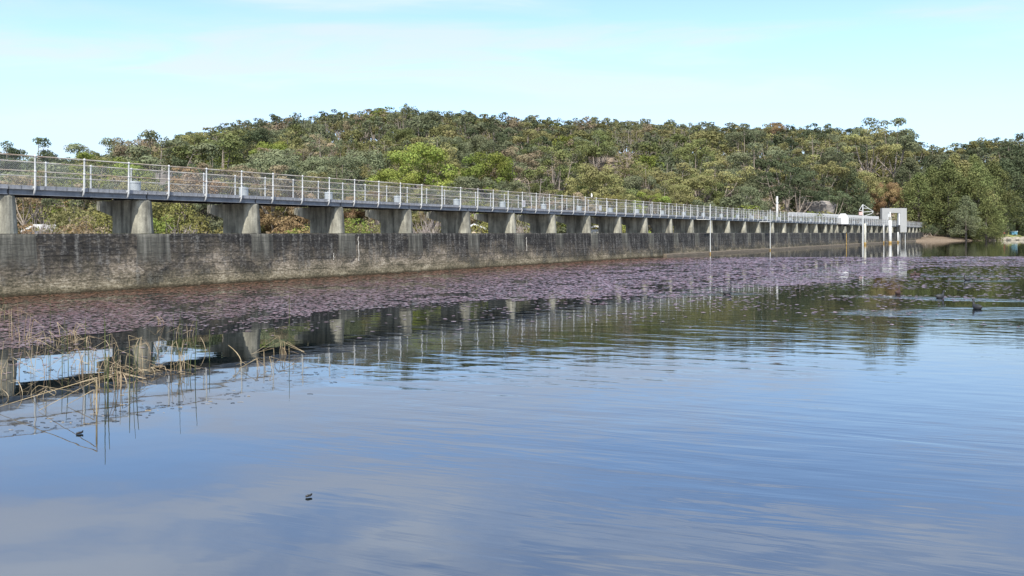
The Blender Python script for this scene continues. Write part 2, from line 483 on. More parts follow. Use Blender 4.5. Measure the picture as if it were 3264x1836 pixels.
M_BARK = simple('pale_bark', (0.26, 0.225, 0.185), 0.85, 0.0, 0.3, 2.0, stretch=(3, 3, 0.6), col2=(0.14, 0.11, 0.09))
M_BARKD = simple('dark_bark', (0.12, 0.10, 0.085), 0.9, 0.0, 0.3, 2.0, stretch=(3, 3, 0.6))

# ------------------------------------------------------------------ ground
def lerp_tab(tab, x):
    return float(np.interp(x, [p[0] for p in tab], [p[1] for p in tab]))
R0T = [(-1.3, 70), (-.65, 84), (-.3, 95), (0, 112), (.2, 135), (.3, 158), (.4, 196), (.45, 214), (.5, 232), (.7, 245), (1.3, 250)]
R1T = [(-1.3, 240), (-.65, 250), (-.3, 275), (0, 300), (.3, 330), (.5, 370), (1.3, 380)]
TOPT = [(-300,425),(0,410),(120,412),(200,402),(330,356),(430,335),(560,304),(700,287),(800,280),(950,275),(1060,268),(1200,284),(1300,300),
        (1500,300),(1700,312),(1850,325),(1950,322),(2080,325),(2170,328),(2270,340),(2330,372),(2400,376),(2480,352),(2576,350),(3000,350)]
UT = [((x * 1.267 - 1632) / 2640, (741 - y * 1.267) / 2640) for x, y in TOPT]
SHT = [(.40, 165), (.46, 176), (.485, 192), (.52, 200), (.56, 208), (.60, 216), (.62, 228), (.75, 235), (1.3, 190)]
def ground_z(X, Y):
    u = X / max(Y, 1.0)
    hr = lerp_tab(UT, u) * lerp_tab(R1T, u) + CAMH - 12.3 - (2.0 if u < -.35 else 0)
    r0, r1 = lerp_tab(R0T, u), lerp_tab(R1T, u)
    q = -(X - P0.x) * DY + (Y - P0.y) * DX          # offset from the dam line, + is downstream
    s = (X - P0.x) * DX + (Y - P0.y) * DY
    wob = 0.8 * math.sin(X * 0.09 + 1.0) * math.sin(Y * 0.07) + 0.4 * math.sin(X * 0.23) * math.cos(Y * 0.19)
    up = (q < 0.45) or (s > S_END - 1)
    if up:
        sh = lerp_tab(SHT, u)
        if Y < sh:
            return -1.6 if Y > 1.2 else min(0.5, (1.2 - Y) * 0.35 - .1)
        d = Y - sh
        z = float(np.interp(d, [0, 0.6, 8, 18, 50, 80], [-0.25, 0.12, 0.75, 1.35, 3.4, 4.5]))
        if s > S_END - 1 and q > -6:
            pass
        base = z
        zz0 = 3.0
    else:
        base = float(np.interp(q, [0.45, 6, 40], [-1.0, -0.6, 0.6])) if s < S_END - 4 else 1.2
        zz0 = 0.6
    t = (Y - r0) / (r1 - r0)
    if t > 0:
        if t <= 1:
            k = t * t * (3 - 2 * t) * 0.45 + t * 0.55
        else:
            k = 1 - 0.3 * min(1, (t - 1) / 1.2)
        return base + (hr - base) * k + wob * min(1, t * 5)
    return base

def ground_mesh():
    us = np.concatenate([np.linspace(-1.3, -.7, 14)[:-1], np.linspace(-.7, .72, 190), np.linspace(.72, 1.3, 14)[1:]])
    Ys = np.concatenate([np.linspace(6, 60, 28)[:-1], np.linspace(60, 260, 170)[:-1], np.linspace(260, 420, 70)[:-1], np.linspace(420, 1400, 16)])
    v = []; f = []
    for Y in Ys:
        for u in us:
            v.append((u * Y, Y, ground_z(u * Y, Y)))
    nu = len(us)
    for j in range(len(Ys) - 1):
        for i in range(nu - 1):
            a = j * nu + i
            f.append((a, a + 1, a + nu + 1, a + nu))
    m = MB(); m.add(v, f); return m
def ground_mat():
    m, t, b = mat('hill_ground')
    ge = N(t, 'ShaderNodeNewGeometry'); P = ge.outputs['Position']
    n = N(t, 'ShaderNodeTexNoise', ins={'Scale': 0.25, 'Detail': 8.0, 'Roughness': 0.7}); t.links.new(P, n.inputs['Vector'])
    n2 = N(t, 'ShaderNodeTexNoise', ins={'Scale': 2.5, 'Detail': 6.0, 'Roughness': 0.7}); t.links.new(P, n2.inputs['Vector'])
    r = ramp(t, [(0.36, (0.10, 0.095, 0.06)), (0.5, (0.20, 0.16, 0.12)), (0.62, (0.32, 0.27, 0.22))]); t.links.new(n.outputs['Fac'], r.inputs[0])
    r2 = ramp(t, [(0.3, 0.55), (0.7, 1.25)]); t.links.new(n2.outputs['Fac'], r2.inputs[0])
    mx = mix(t, 'MULTIPLY'); mx.inputs[0].default_value = 1; t.links.new(r.outputs[0], mx.inputs[6]); t.links.new(r2.outputs[0], mx.inputs[7])
    sp = N(t, 'ShaderNodeSeparateXYZ'); t.links.new(P, sp.inputs[0])
    # beach sand near the water at the right end, lawn further right
    sx = N(t, 'ShaderNodeMapRange', ins={1: 84.0, 2: 92.0, 3: 0.0, 4: 1.0}); t.links.new(sp.outputs[0], sx.inputs[0])
    sz = N(t, 'ShaderNodeMapRange', ins={1: 2.0, 2: 1.2, 3: 0.0, 4: 1.0}); t.links.new(math_n(t, 'ADD', sp.outputs[2], math_n(t, 'MULTIPLY', math_n(t, 'SUBTRACT', n2.outputs['Fac'], 0.5), 1.5)), sz.inputs[0])
    sand = mix(t); t.links.new(math_n(t, 'MULTIPLY', sx.outputs[0], sz.outputs[0]), sand.inputs[0])
    t.links.new(mx.outputs[2], sand.inputs[6])
    sc = ramp(t, [(0.3, (0.10, 0.076, 0.056)), (0.7, (0.21, 0.165, 0.12))]); t.links.new(n2.outputs['Fac'], sc.inputs[0]); t.links.new(sc.outputs[0], sand.inputs[7])
    lx = N(t, 'ShaderNodeMapRange', ins={1: 112.0, 2: 116.0, 3: 0.0, 4: 1.0}); t.links.new(sp.outputs[0], lx.inputs[0])
    ly = N(t, 'ShaderNodeMapRange', ins={1: 300.0, 2: 292.0, 3: 0.0, 4: 1.0}); t.links.new(sp.outputs[1], ly.inputs[0])
    lz = math_n(t, 'GREATER_THAN', sp.outputs[2], 0.75)
    lawn = mix(t); t.links.new(math_n(t, 'MULTIPLY', math_n(t, 'MULTIPLY', lx.outputs[0], ly.outputs[0]), lz), lawn.inputs[0])
    t.links.new(sand.outputs[2], lawn.inputs[6])
    lc = ramp(t, [(0.3, (0.20, 0.23, 0.08)), (0.7, (0.34, 0.34, 0.14))]); t.links.new(n2.outputs['Fac'], lc.inputs[0]); t.links.new(lc.outputs[0], lawn.inputs[7])
    t.links.new(lawn.outputs[2], b.inputs['Base Color']); b.inputs['Roughness'].default_value = 0.95
    b.inputs['Specular IOR Level'].default_value = 0.1
    bump(t, b, n2.outputs['Fac'], 0.6, 0.15)
    return m
M_GROUND = ground_mat()
g = ground_mesh().build('ground', M_GROUND, smooth=True); tag(g, kind='structure')
# near bank where the photographer stands
nb = MB()
vb = []; fb = []
for j in range(9):
    for i in range(25):
        X = -60 + i * 5.0; Y = -30 + j * 3.9
        vb.append((X, Y, (0.45 + 0.05 * math.sin(X * .7)) if Y < 0 else -0.8))
for j in range(8):
    for i in range(24):
        a = j * 25 + i; fb.append((a, a + 1, a + 26, a + 25))
nb.add(vb, fb); tag(nb.build('bank', M_GROUND, smooth=True), kind='structure')

# ------------------------------------------------------------------ water
def water_mat():
    m, t, b = mat('lake_water')
    ge = N(t, 'ShaderNodeNewGeometry'); P = ge.outputs['Position']
    sp = N(t, 'ShaderNodeSeparateXYZ'); t.links.new(P, sp.inputs[0])
    X, Y = sp.outputs[0], sp.outputs[1]
    def mr(v, a, b_, c, d):
        r = N(t, 'ShaderNodeMapRange', ins={1: a, 2: b_, 3: c, 4: d}); r.interpolation_type = 'SMOOTHSTEP'
        t.links.new(v, r.inputs[0]); return r.outputs[0]
    def wave(scale, rot, det=3, rough=0.5, dist=0.0):
        mp = N(t, 'ShaderNodeMapping', ins={'Scale': (1/scale[0], 1/scale[1], 1), 'Rotation': (0, 0, rot)}); mp.vector_type = 'TEXTURE'
        t.links.new(P, mp.inputs[0])
        n = N(t, 'ShaderNodeTexNoise', ins={'Scale': 1.0, 'Detail': det, 'Roughness': rough, 'Distortion': dist})
        t.links.new(mp.outputs[0], n.inputs['Vector']); return n.outputs['Fac']
    # parallel ripples, crests running almost across the view, tilted a little
    rip = wave((0.35, 2.6, 1), -0.36, 4, 0.5, 0.5)
    rip2 = wave((0.9, 6.5, 1), -0.22, 2, 0.5, 0.2)
    swell = wave((0.25, 0.7, 1), 0.3, 2)
    patch = wave((0.10, 0.16, 1), 0.4, 3)
    # ripple field: right and middle, fading left and towards the calm bottom corner
    side = mr(math_n(t, 'SUBTRACT', X, math_n(t, 'MULTIPLY', Y, -0.16)), -2.2, 1.6, 0.06, 1.0)
    fary = mr(Y, 13.0, 30.0, 1.0, 0.10)
    neary = mr(Y, 4.5, 8.0, 0.55, 1.0)
    field = math_n(t, 'MULTIPLY', math_n(t, 'MULTIPLY', side, fary), neary)
    pm = mr(patch, 0.35, 0.62, 0.35, 1.0)
    field = math_n(t, 'MULTIPLY', field, pm)
    h = math_n(t, 'MULTIPLY', math_n(t, 'MULTIPLY', rip, 0.0085), field)
    h = math_n(t, 'ADD', h, math_n(t, 'MULTIPLY', math_n(t, 'MULTIPLY', rip2, 0.0016), math_n(t, 'ADD', field, 0.03)))
    h = math_n(t, 'ADD', h, math_n(t, 'MULTIPLY', swell, 0.0030))
    iso = wave((1.5, 2.2, 1), 0.2, 1)
    h = math_n(t, 'ADD', h, math_n(t, 'MULTIPLY', iso, math_n(t, 'MULTIPLY', math_n(t, 'ADD', side, 0.35), 0.0026)))
    # disturbed water behind the swimming birds
    for (cx, cy, rx, ry, rot) in WAKES:
        dx = math_n(t, 'SUBTRACT', X, cx); dy = math_n(t, 'SUBTRACT', Y, cy)
        c_, s_ = math.cos(rot), math.sin(rot)
        a = math_n(t, 'DIVIDE', math_n(t, 'ADD', math_n(t, 'MULTIPLY', dx, c_), math_n(t, 'MULTIPLY', dy, s_)), rx)
        b2 = math_n(t, 'DIVIDE', math_n(t, 'SUBTRACT', math_n(t, 'MULTIPLY', dy, c_), math_n(t, 'MULTIPLY', dx, s_)), ry)
        r2 = math_n(t, 'ADD', math_n(t, 'MULTIPLY', a, a), math_n(t, 'MULTIPLY', b2, b2))
        k = mr(r2, 0.25, 1.0, 1.0, 0.0)
        h = math_n(t, 'ADD', h, math_n(t, 'MULTIPLY', math_n(t, 'MULTIPLY', k, rip2), 0.012))
    bp = t.nodes.new('ShaderNodeBump'); bp.inputs['Strength'].default_value = 1.0; bp.inputs['Distance'].default_value = 1.0
    t.links.new(h, bp.inputs['Height'])
    b.inputs['Base Color'].default_value = (0.003, 0.006, 0.007, 1)
    b.inputs['Roughness'].default_value = 0.015
    b.inputs['IOR'].default_value = 2.85
    t.links.new(bp.outputs[0], b.inputs['Normal'])
    return m
WAKES = [(11.2, 21.0, 3.6, 1.5, -0.05), (13.6, 25.6, 4.0, 0.8, -0.35), (19.8, 35.0, 2.2, 0.9, 0.0), (21.5, 39.0, 4.0, 0.9, 0.0), (6.3, 27.5, 3.0, 0.7, 0.1), (14.5, 22.3, 3.5, 0.6, -.1)]
M_WATER = water_mat()
w = MB()
pa = dam_pt(-90, 0.3); pb = dam_pt(S_END + 1, 0.3)
w.add([(-150, -60, 0), (600, -60, 0), (600, 300, 0), (pb.x + 8, 300, 0), (pb.x, pb.y, 0), (pa.x, pa.y, 0)], [(0, 1, 2, 3, 4, 5)])
tag(w.build('water', M_WATER), kind='structure')

# ------------------------------------------------------------------ dam
dam = thing('dam', 'long low stained concrete dam wall with a row of piers along its crest', 'dam', tuple(P0), DROT)
wl = MB()
sa, sb = -60.0, S_END
NS = 60
prof = [(-0.14, -0.8), (-0.12, 0.0), (-0.02, 1.93), (0.015, CREST), (0.95, CREST), (0.97, -1.4)]
v = []; f = []
for i in range(NS + 1):
    s = sa + (sb - sa) * i / NS
    for (q, z) in prof: v.append((s, q, z))
k = len(prof)
for i in range(NS):
    for j in range(k - 1):
        a = i * k + j; f.append((a, a + k, a + k + 1, a + 1))
f.append(tuple(range(k))); f.append(tuple(NS * k + j for j in range(k))[::-1])
wl.add(v, f)
wl.build('wall', M_WALL, dam)
# low toe ledge along the far half
led = MB()
led.prism([(-0.46, -0.8), (-0.44, 0.18), (-0.40, 0.22), (-0.125, 0.25), (-0.125, -0.8)], 0, s_at(2110), S_END)
M_LEDGE = simple('tan_ledge', (0.13, 0.105, 0.075), 0.9, 0.0, 0.25, 2.0, stretch=(.6, 1, 5))
led.build('ledge', M_LEDGE, dam)

def pier_mesh():
    m = MB()
    # nose: half round, flaring a little towards the crest; body and haunch behind it
    K = 10
    rings = []
    for z, r, hw in ((CREST + 0.003, 0.40, 0.40), (CREST + 0.5, 0.365, 0.365), (CAP - 0.05, 0.32, 0.32), (CAP, 0.29, 0.29)):
        ring = []
        for j in range(K + 1):
            th = math.pi * j / K
            ring.append((-math.cos(th) * r, 0.68 - math.sin(th) * r * 1.05, z))
        ring.append((0.30, 1.2, z)); ring.append((0.30, 2.12, z)); ring.append((-0.30, 2.12, z)); ring.append((-0.30, 1.2, z))
        rings.append(ring)
    n = len(rings[0])
    o = 0
    vs = [p for r in rings for p in r]; fs = []
    for i in range(len(rings) - 1):
        for j in range(n):
            j2 = (j + 1) % n
            fs.append((i * n + j, i * n + j2, (i + 1) * n + j2, (i + 1) * n + j))
    fs.append(tuple(range(n))[::-1]); fs.append(tuple((len(rings) - 1) * n + j for j in range(n)))
    m.add(vs, fs)
    m.prism([(2.121, CAP - 0.62), (3.25, CAP - 0.33), (3.25, CAP - 0.003), (2.121, CAP - 0.003)], 0, -0.27, 0.27)
    return m.mesh('pier', M_PIER)
def pilaster_mesh():
    m = MB(); K = 10; Z = 10
    vs = []; fs = []
    for i in range(Z + 1):
        z = CREST - 0.02 - (1.42 + 0.0) * i / Z
        if z > 1.05: hw = 0.60 + 0.05 * (CREST - z)
        else: hw = 0.645 * math.sqrt(max(0.0, 1 - ((1.05 - z) / 0.46) ** 2)) + 0.02
        base = -0.02 - 0.10 * (CREST - z) / 2.0
        for j in range(K + 1):
            a = -1 + 2 * j / K
            p = 0.045 * math.sqrt(max(0, 1 - abs(a) ** 3)) * min(1, hw / 0.5)
            vs.append((a * hw, base + 0.02 - p, z))
    for i in range(Z):
        for j in range(K):
            a = i * (K + 1) + j
            fs.append((a, a + K + 1, a + K + 2, a + 1))
    top = list(range(K + 1)); nv = len(vs)
    vs += [(0.56, 0.1, CREST - 0.02), (-0.56, 0.1, CREST - 0.02)]
    fs.append(tuple(top + [nv, nv + 1]))
    m.add(vs, fs); return m.mesh('buttress', M_PILAS, True)
pm_, plm = pier_mesh(), pilaster_mesh()
for i, s in enumerate(PIERS):
    link('pier', pm_, dam, (s, 0, 0))
    o = link('buttress', plm, dam, (s, 0, 0)); o.scale = (1.2 if i < 4 else 1.0, 1, 1)
# pale mineral run down the wall
M_LIME = simple('lime_deposit', (0.55, 0.53, 0.48), 0.9)
for (xp, z0, z1) in ((1140, 1.85, .7), (1676, 1.75, 0.9), (1060, 1.1, .8)):
    ef = MB(); s = s_at(xp); p = []
    for k_ in range(9):
        z = z0 + (z1 - z0) * k_ / 8
        p.append((s + random.Random(k_).uniform(-.03, .03), -0.02 - 0.10 * (CREST - z) / 2.0 - 0.004, z))
    ef.tube(p, [0.010 + 0.012 * random.Random(k_ * 3).random() for k_ in range(9)], 5)
    ef.build('mineral_streak', M_LIME, dam)

# ------------------------------------------------------------------ footbridge
fb_ = thing('footbridge', 'grey steel footbridge with white posts and mesh railings on the dam piers', 'footbridge', tuple(P0), DROT)
JT = PIERS + [S_END]
front = MB(); 
for i in range(len(JT) - 1):
    a, b = JT[i] + 0.035, JT[i + 1] - 0.035
    g = MB()
    g.box(a, b, 0.40, 0.42, CAP + 0.045, 3.42)
    g.box(a, b, 0.35, 0.47, CAP + 0.02, CAP + 0.045); g.box(a, b, 0.375, 0.445, 3.42, 3.448)
    g.build('girder', M_BEAM, fb_)
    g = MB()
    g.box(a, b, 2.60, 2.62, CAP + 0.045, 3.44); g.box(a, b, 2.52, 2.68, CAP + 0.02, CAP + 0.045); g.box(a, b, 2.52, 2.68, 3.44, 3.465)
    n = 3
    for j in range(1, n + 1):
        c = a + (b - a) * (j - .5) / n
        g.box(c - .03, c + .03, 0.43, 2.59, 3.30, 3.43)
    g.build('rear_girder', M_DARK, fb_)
    # deck boards
    d = MB(); nbd = max(3, int(round((b - a) / 0.36))); bw = (b - a + 0.05) / nbd
    for j in range(nbd):
        x0 = a - 0.025 + j * bw
        rz = random.Random(i * 50 + j).uniform(-.004, .004)
        d.box(x0 + 0.009, x0 + bw - 0.009, 0.325 + rz * 2, 2.78, 3.462, DECK + .015 + rz)
    d.build('deck_panel', M_PLANK, fb_)
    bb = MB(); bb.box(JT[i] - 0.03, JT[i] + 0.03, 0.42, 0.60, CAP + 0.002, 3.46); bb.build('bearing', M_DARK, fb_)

def post_geo(m, s, side):
    sg = 1 if side == 0 else -1
    q0 = 0.27 if side == 0 else 2.74
    # side 0 faces the lake: bottom hooks in under the deck edge
    pts = [(s, q0 + sg * 0.10, 3.30), (s, q0 + sg * 0.055, 3.36), (s, q0 + sg * 0.015, 3.45), (s, q0, 3.56), (s, q0, RAILT)]
    m.tube(pts, [0.020, 0.028, 0.034, 0.034, 0.026], 8)
    for z in (RAILM, RAILT):
        m.lathe([(0.012, -0.05), (0.040, -0.028), (0.048, 0), (0.040, 0.028), (0.012, 0.05)], (s, q0, z), 8)
    m.box(s - 0.05, s + 0.03, q0 + sg * 0.02 - 0.02, q0 + sg * 0.02 + 0.06, 3.50, 3.57)
posts = []
for i in range(len(JT) - 1):
    L = JT[i + 1] - JT[i]
    n = 3 if L > 4.3 else 2
    for j in range(n):
        posts.append(JT[i] + L * (j + .5) / n)
RS0, RS1 = posts[0] - 0.8, posts[-1] + 0.8
rg0 = random.Random(4)
stuff = MB()
npart = {0: 0, 1: 0}
pmesh = {}
for side in (0, 1):
    m = MB(); post_geo(m, 0, side); pmesh[side] = m.mesh('railing_post', M_POST, False)
for side in (0, 1):
    for s in posts:
        if npart[side] < (60 if side == 0 else 40):
            o = link('railing_post', pmesh[side], fb_, (s + rg0.uniform(-.02, .02), 0, 0)); o.rotation_euler = (0, rg0.uniform(-.004, .004), 0); npart[side] += 1
        else:
            post_geo(stuff, s, side)
tag(stuff.build('far_railing_posts', M_POST, fb_), kind='stuff')
for side, q0 in ((0, 0.27), (1, 2.74)):
    for nm, z, r in (('top_rail', RAILT, 0.021), ('middle_rail', RAILM, 0.019)):
        m = MB(); pts = []
        for s in [RS0] + posts + [RS1]:
            pts.append((s, q0, z))
        m.tube(pts, r, 6); m.build(nm, M_RAIL, fb_)
    # chain-link mesh hung on the rails
    z0, z1 = 3.60, RAILT - 0.02; H = z1 - z0; qq = q0 + (0.03 if side == 0 else -0.03)
    L = RS1 - RS0; pitch = 0.065
    st = np.arange(-H, L, pitch)
    r = 0.0013
    segs = []
    for sg in (1, -1):
        for x in st:
            xa, xb = x, x + H
            za, zb = (z0, z1) if sg > 0 else (z1, z0)
            # clip to [0,L]
            if xa < 0: f_ = (0 - xa) / H; za = za + (zb - za) * f_; xa = 0
            if xb > L: f_ = (L - xa) / (xb - xa); zb = za + (zb - za) * f_; xb = L
            segs.append((xa, za, xb, zb, sg))
    segs = np.array(segs); V = []
    offs = [(0.7071 * r, 0), (-0.35 * r, r), (-0.35 * r, -r)]
    nrm = np.stack([-(segs[:, 3] - segs[:, 1]), np.zeros(len(segs)), segs[:, 2] - segs[:, 0]], 1)
    nrm /= np.maximum(1e-6, np.linalg.norm(nrm, axis=1))[:, None]
    A = np.stack([segs[:, 0] + RS0, qq + 0.001 * segs[:, 4], segs[:, 1]], 1); B = np.stack([segs[:, 2] + RS0, qq + 0.001 * segs[:, 4], segs[:, 3]], 1)
    tri = []
    for (dn, dq) in ((r, 0), (-.5 * r, .87 * r), (-.5 * r, -.87 * r)):
        o_ = nrm * dn; o_ = o_ + np.array([0, dq, 0]); tri.append(o_)
    quads = []
    for a_ in range(3):
        b_ = (a_ + 1) % 3
        quads.append(np.stack([A + tri[a_], A + tri[b_], B + tri[b_], B + tri[a_]], 1))
    Q = np.concatenate(quads, 0).reshape(-1, 3)
    link('wire_mesh', np_mesh('wire_mesh', Q, 4, M_WIRE), fb_)
del front

# steel drums standing on the deck, one above each pier
def place_dam(o, s, q, z):
    o.location = dam_pt(s, q, z); o.rotation_euler = (0, 0, DROT)
dm = MB()
dm.lathe([(0.19, 0.0), (0.19, 0.33), (0.205, 0.335), (0.205, 0.365), (0.19, 0.37), (0.185, 0.40), (0.10, 0.405)], k=20)
dm_me = dm.mesh('steel_drum', M_DRUM, False)
hm = MB(); hm.tube([(-0.07, 0, 0.40), (-0.06, 0, 0.45), (0.06, 0, 0.45), (0.07, 0, 0.40)], 0.012, 6); hm_me = hm.mesh('lid_handle', M_DRUM)
for i, s in enumerate(PIERS[2:32]):
    if i == 0: continue
    d = link('steel_drum', dm_me); place_dam(d, s + 0.12, 1.3, DECK + 0.003)
    tag(d, 'pale grey steel drum standing on the footbridge deck above the %s pier from the left' % ordw(i + 1), 'drum', 'steel drums along the footbridge deck')
    if i < 8: link('lid_handle', hm_me, d)

# signs
def sign(xp, q, z0, z1, wdt, label, name='sign', txt=True):
    s = s_at(xp, q); t = thing(name, label, 'sign', dam_pt(s, q, z0), DROT)
    m = MB(); m.box(-wdt / 2, wdt / 2, -0.012, 0.012, 0, z1 - z0); m.build('panel', M_SIGN, t)
    if txt:
        m = MB(); h = z1 - z0
        for r_ in range(2):
            y = h * (0.74 - r_ * 0.12)
            m.box(-wdt * .38, -wdt * .05, -0.016, -0.0125, y, y + h * .06)
            m.box(wdt * .08, wdt * .36, -0.016, -0.0125, y, y + h * .06)
        m.lathe([(wdt * .1, 0), (wdt * .1, 0.003)], (0, 0, 0), 12)
        m.build('lettering', M_TEXT, t)
    return t
def sign_txt(xp, q, z0, z1, wdt, label):
    t = sign(xp, q, z0, z1, wdt, label, txt=False)
    m = MB(); h = z1 - z0
    for (a, b, c, d) in ((-.36, -.08, .62, .86), (.08, .36, .62, .86), (-.36, .36, .50, .54), (-.36, .3, .40, .44), (-.36, .36, .30, .34), (-.36, .1, .20, .24)):
        m.box(a * wdt, b * wdt, -0.0165, -0.0125, c * h, d * h)
    m.build('lettering', simple('faded_print', (0.42, 0.36, 0.34), 0.7), t)
sign_txt(1669, 0.20, 3.66, 4.07, 0.36, 'white notice sign with small faded print on the near railing')
sign(1914, 2.60, 3.80, 4.20, 0.36, 'blank pale grey sign panel on the rear railing, nearer of two', txt=False)
sign(2392, 2.60, 3.78, 4.30, 0.42, 'small pale grey sign panel on the rear railing just left of second thin pole', txt=False)

# small white bird on the top rail
def bird_body(m, pts, rs, k=10):
    m.tube(pts, rs, k)
bt = thing('bird', 'small white bird perched on the top rail of the footbridge', 'bird', dam_pt(s_at(1886, .27), 0.27, RAILT + 0.03), DROT + 0.5)
m = MB(); m.tube([(-0.18, 0, 0.0), (-0.10, 0, 0.05), (0, 0, 0.11), (0.07, 0, 0.18), (0.10, 0, 0.24), (0.12, 0, 0.27), (0.15, 0, 0.275)], [0.012, 0.04, 0.062, 0.055, 0.035, 0.036, 0.012], 10)
m.build('body', M_WHITE, bt, True)
m = MB(); m.tube([(0.15, 0, 0.275), (0.20, 0, 0.265)], [0.01, 0.002], 6); m.build('bill', M_RUST, bt)
m = MB(); m.tube([(0.0, 0.02, 0.07), (0.01, 0.02, 0.0)], 0.005, 5); m.tube([(0.0, -0.02, 0.07), (0.01, -0.02, 0.0)], 0.005, 5); m.build('leg', M_RUST, bt)

# thin poles standing in the lake against the wall
def thin_pole(xp, q, ztop, r, label, arm=True):
    s = s_at(xp, q)
    t = thing('marker_pole', label, 'pole', dam_pt(s, q, 0), DROT, 'thin white poles in front of the wall')
    m = MB(); m.tube([(0, 0, -1.2), (0, 0, ztop)], r, 8); m.build('pole', M_POST, t)
    m = MB(); m.tube([(0, 0, -0.3), (0, 0, 0.10), (0, 0, .2)], [r * 1.15, r * 1.15, r * 1.03], 8); m.build('base_stain', M_RUST, t)
    if arm:
        m = MB(); m.box(-1.35, 0.0, -0.035, 0.035, 3.25, 3.33); m.box(-1.3, -1.24, 0, -q + 0.3, 3.25, 3.3); m.build('arm', M_WHITE, t)
thin_pole(2264, -0.55, 4.72, 0.042, 'thin white marker pole with short arm, taller and nearer of the two')
thin_pole(2455, -0.55, 4.66, 0.042, 'thin white marker pole with short arm, farther of the two')
def pile(name, xp, q, ztop, r, label, mt=None):
    s = s_at(xp, q)
    t = thing(name, label, 'post', dam_pt(s, q, 0), DROT)
    m = MB(); m.lathe([(r, -1.2), (r, ztop - .02), (r * .9, ztop)], k=16); m.build('shaft', mt or M_WHITE, t, True)
    m = MB(); m.lathe([(r * 1.03, -0.3), (r * 1.03, 0.28), (r * 1.004, 0.40)], k=16); m.build('base_stain', M_RUST, t, True)
    return t
big = pile('depth_post', 2837, -1.6, 4.35, 0.28, 'thick white round post rising from the water in front of the portal frame')
m = MB(); m.lathe([(0.29, 4.352), (0.29, 4.95), (0.2, 5.0)], k=16); m.build('collar', simple('grey_collar', (0.32, 0.31, 0.27), .7), big)
m = MB(); m.lathe([(0.15, 5.001), (0.15, 5.9), (0.1, 5.93)], k=12); m.build('upper_shaft', M_WHITE, big)
m = MB()
for z in (1.2, 1.75, 2.2, 2.75, 3.2): m.lathe([(0.284, z), (0.284, z + 0.04)], k=16)
m.build('band', simple('grey_band', (0.35, 0.35, 0.33), .6), big)
pile('white_post', 2862, -1.2, 2.15, 0.13, 'short white post in the water below the right leg of the portal frame')
pile('white_post', 2817, -0.9, 3.5, 0.085, 'thin white post with small cap left of the thick white post')
pile('pale_pile', 2757, -1.2, 3.55, 0.20, 'pale thick pile with rusty base beside the jib mast', simple('pale_timber', (0.5, 0.49, 0.42), .8))
pile('brown_pipe', 2698, -0.6, 2.1, 0.06, 'thin rusty pipe against the wall below the white box', M_RUST)

# jib mast
sj = s_at(2750, -1.0)
t = thing('jib_mast', 'slim pale mast with triangular jib arms above the footbridge', 'mast', dam_pt(sj, -1.0, 0), 0.0)
m = MB(); m.tube([(0, 0, -1.2), (0, 0, 6.7)], [0.13, 0.09], 8); m.build('mast', M_POST, t)
m = MB()
for a, b in (((0, 0, 6.7), (1.75, 0, 5.55)), ((0, 0, 5.45), (1.75, 0, 5.55)), ((0, 0, 6.7), (-.6, 0, 5.75)), ((-.6, 0, 5.75), (0, 0, 5.6)), ((1.75, 0, 5.55), (1.5, 0, 5.2)), ((0, 0, 6.1), (0.95, 0, 6.05)), ((0, 0, 4.7), (1.5, 0, 5.2))):
    m.tube([a, b], 0.045, 6)
m.build('jib', M_POST, t)
m = MB(); m.box(-0.62, -0.1, -0.15, 0.15, 4.95, 5.45); m.build('winch_box', simple('pinkish_paint', (0.6, 0.42, 0.38), .6), t)

# white kiosk box hanging on the lake side of the deck
sk = s_at(2684, -0.2)
t = thing('gauge_house', 'small white pitched cabinet fixed to the lake side of the footbridge', 'cabinet', dam_pt(sk, -0.35, 3.35), 0.25)
m = MB(); m.prism([(-.64, 0), (-.64, 1.0), (-.14, 1.62), (.14, 1.62), (.64, 1.0), (.64, 0)], 1, -.45, .45); m.build('cabinet', M_WHITE, t)
m = MB(); m.box(-.45, .45, -0.47, -0.452, 0.12, 1.1); m.build('door', simple('off_white_door', (.68, .69, .70), .5), t)
m = MB(); m.box(-.7, .7, -.5, .62, -.12, -0.003); m.box(-.5, -.4, -.3, .5, -.35, -.121); m.box(.4, .5, -.3, .5, -.35, -.121); m.build('bracket', M_DARK, t)

# portal frame
s_l, s_r = s_at(2808, 1.6), s_at(2887, -0.9)
t = thing('portal_frame', 'grey concrete portal frame straddling the footbridge near its far end', 'gantry', (0, 0, 0), 0.0)
pR = dam_pt(s_at(2877, -0.9), -0.9); YR = pR.y
# frame stands square to the view of the lake, roughly across the deck
fw = 5.15; xr = (2887 - 1632) / 2640 * YR; xl = xr - fw
fy0, fy1 = YR - 0.45, YR + 0.45
m = MB(); m.box(xr - 1.35, xr, fy0, fy1, 2.1, 6.15); m.build('column', M_FRAME, t)
m = MB(); m.box(xl, xl + 1.2, fy0, fy1, 2.6, 6.15); m.build('column', M_FRAME, t)
m = MB(); m.box(xl, xr, fy0 - 0.003, fy1 + 0.003, 6.152, 7.15); m.build('lintel', M_FRAME, t)
m = MB(); m.box(xl + 1.202, xl + 1.5, fy0 + .1, fy1 - .1, 3.6, 6.15); m.box(xr - 1.66, xr - 1.352, fy0 + .1, fy1 - .1, 3.6, 6.15); m.build('guide', simple('pale_guide', (.55, .57, .58), .6), t)
for x in (xr - 1.25, xr - .12):
    m = MB(); m.tube([(x, YR, -1.2), (x, YR, 2.1)], 0.07, 8); m.build('leg', M_POST, t)
m = MB(); m.box(xl, xl + 1.2, fy0 + .05, fy1 - .05, -.6, 2.598); m.build('footing', M_PIER, t)

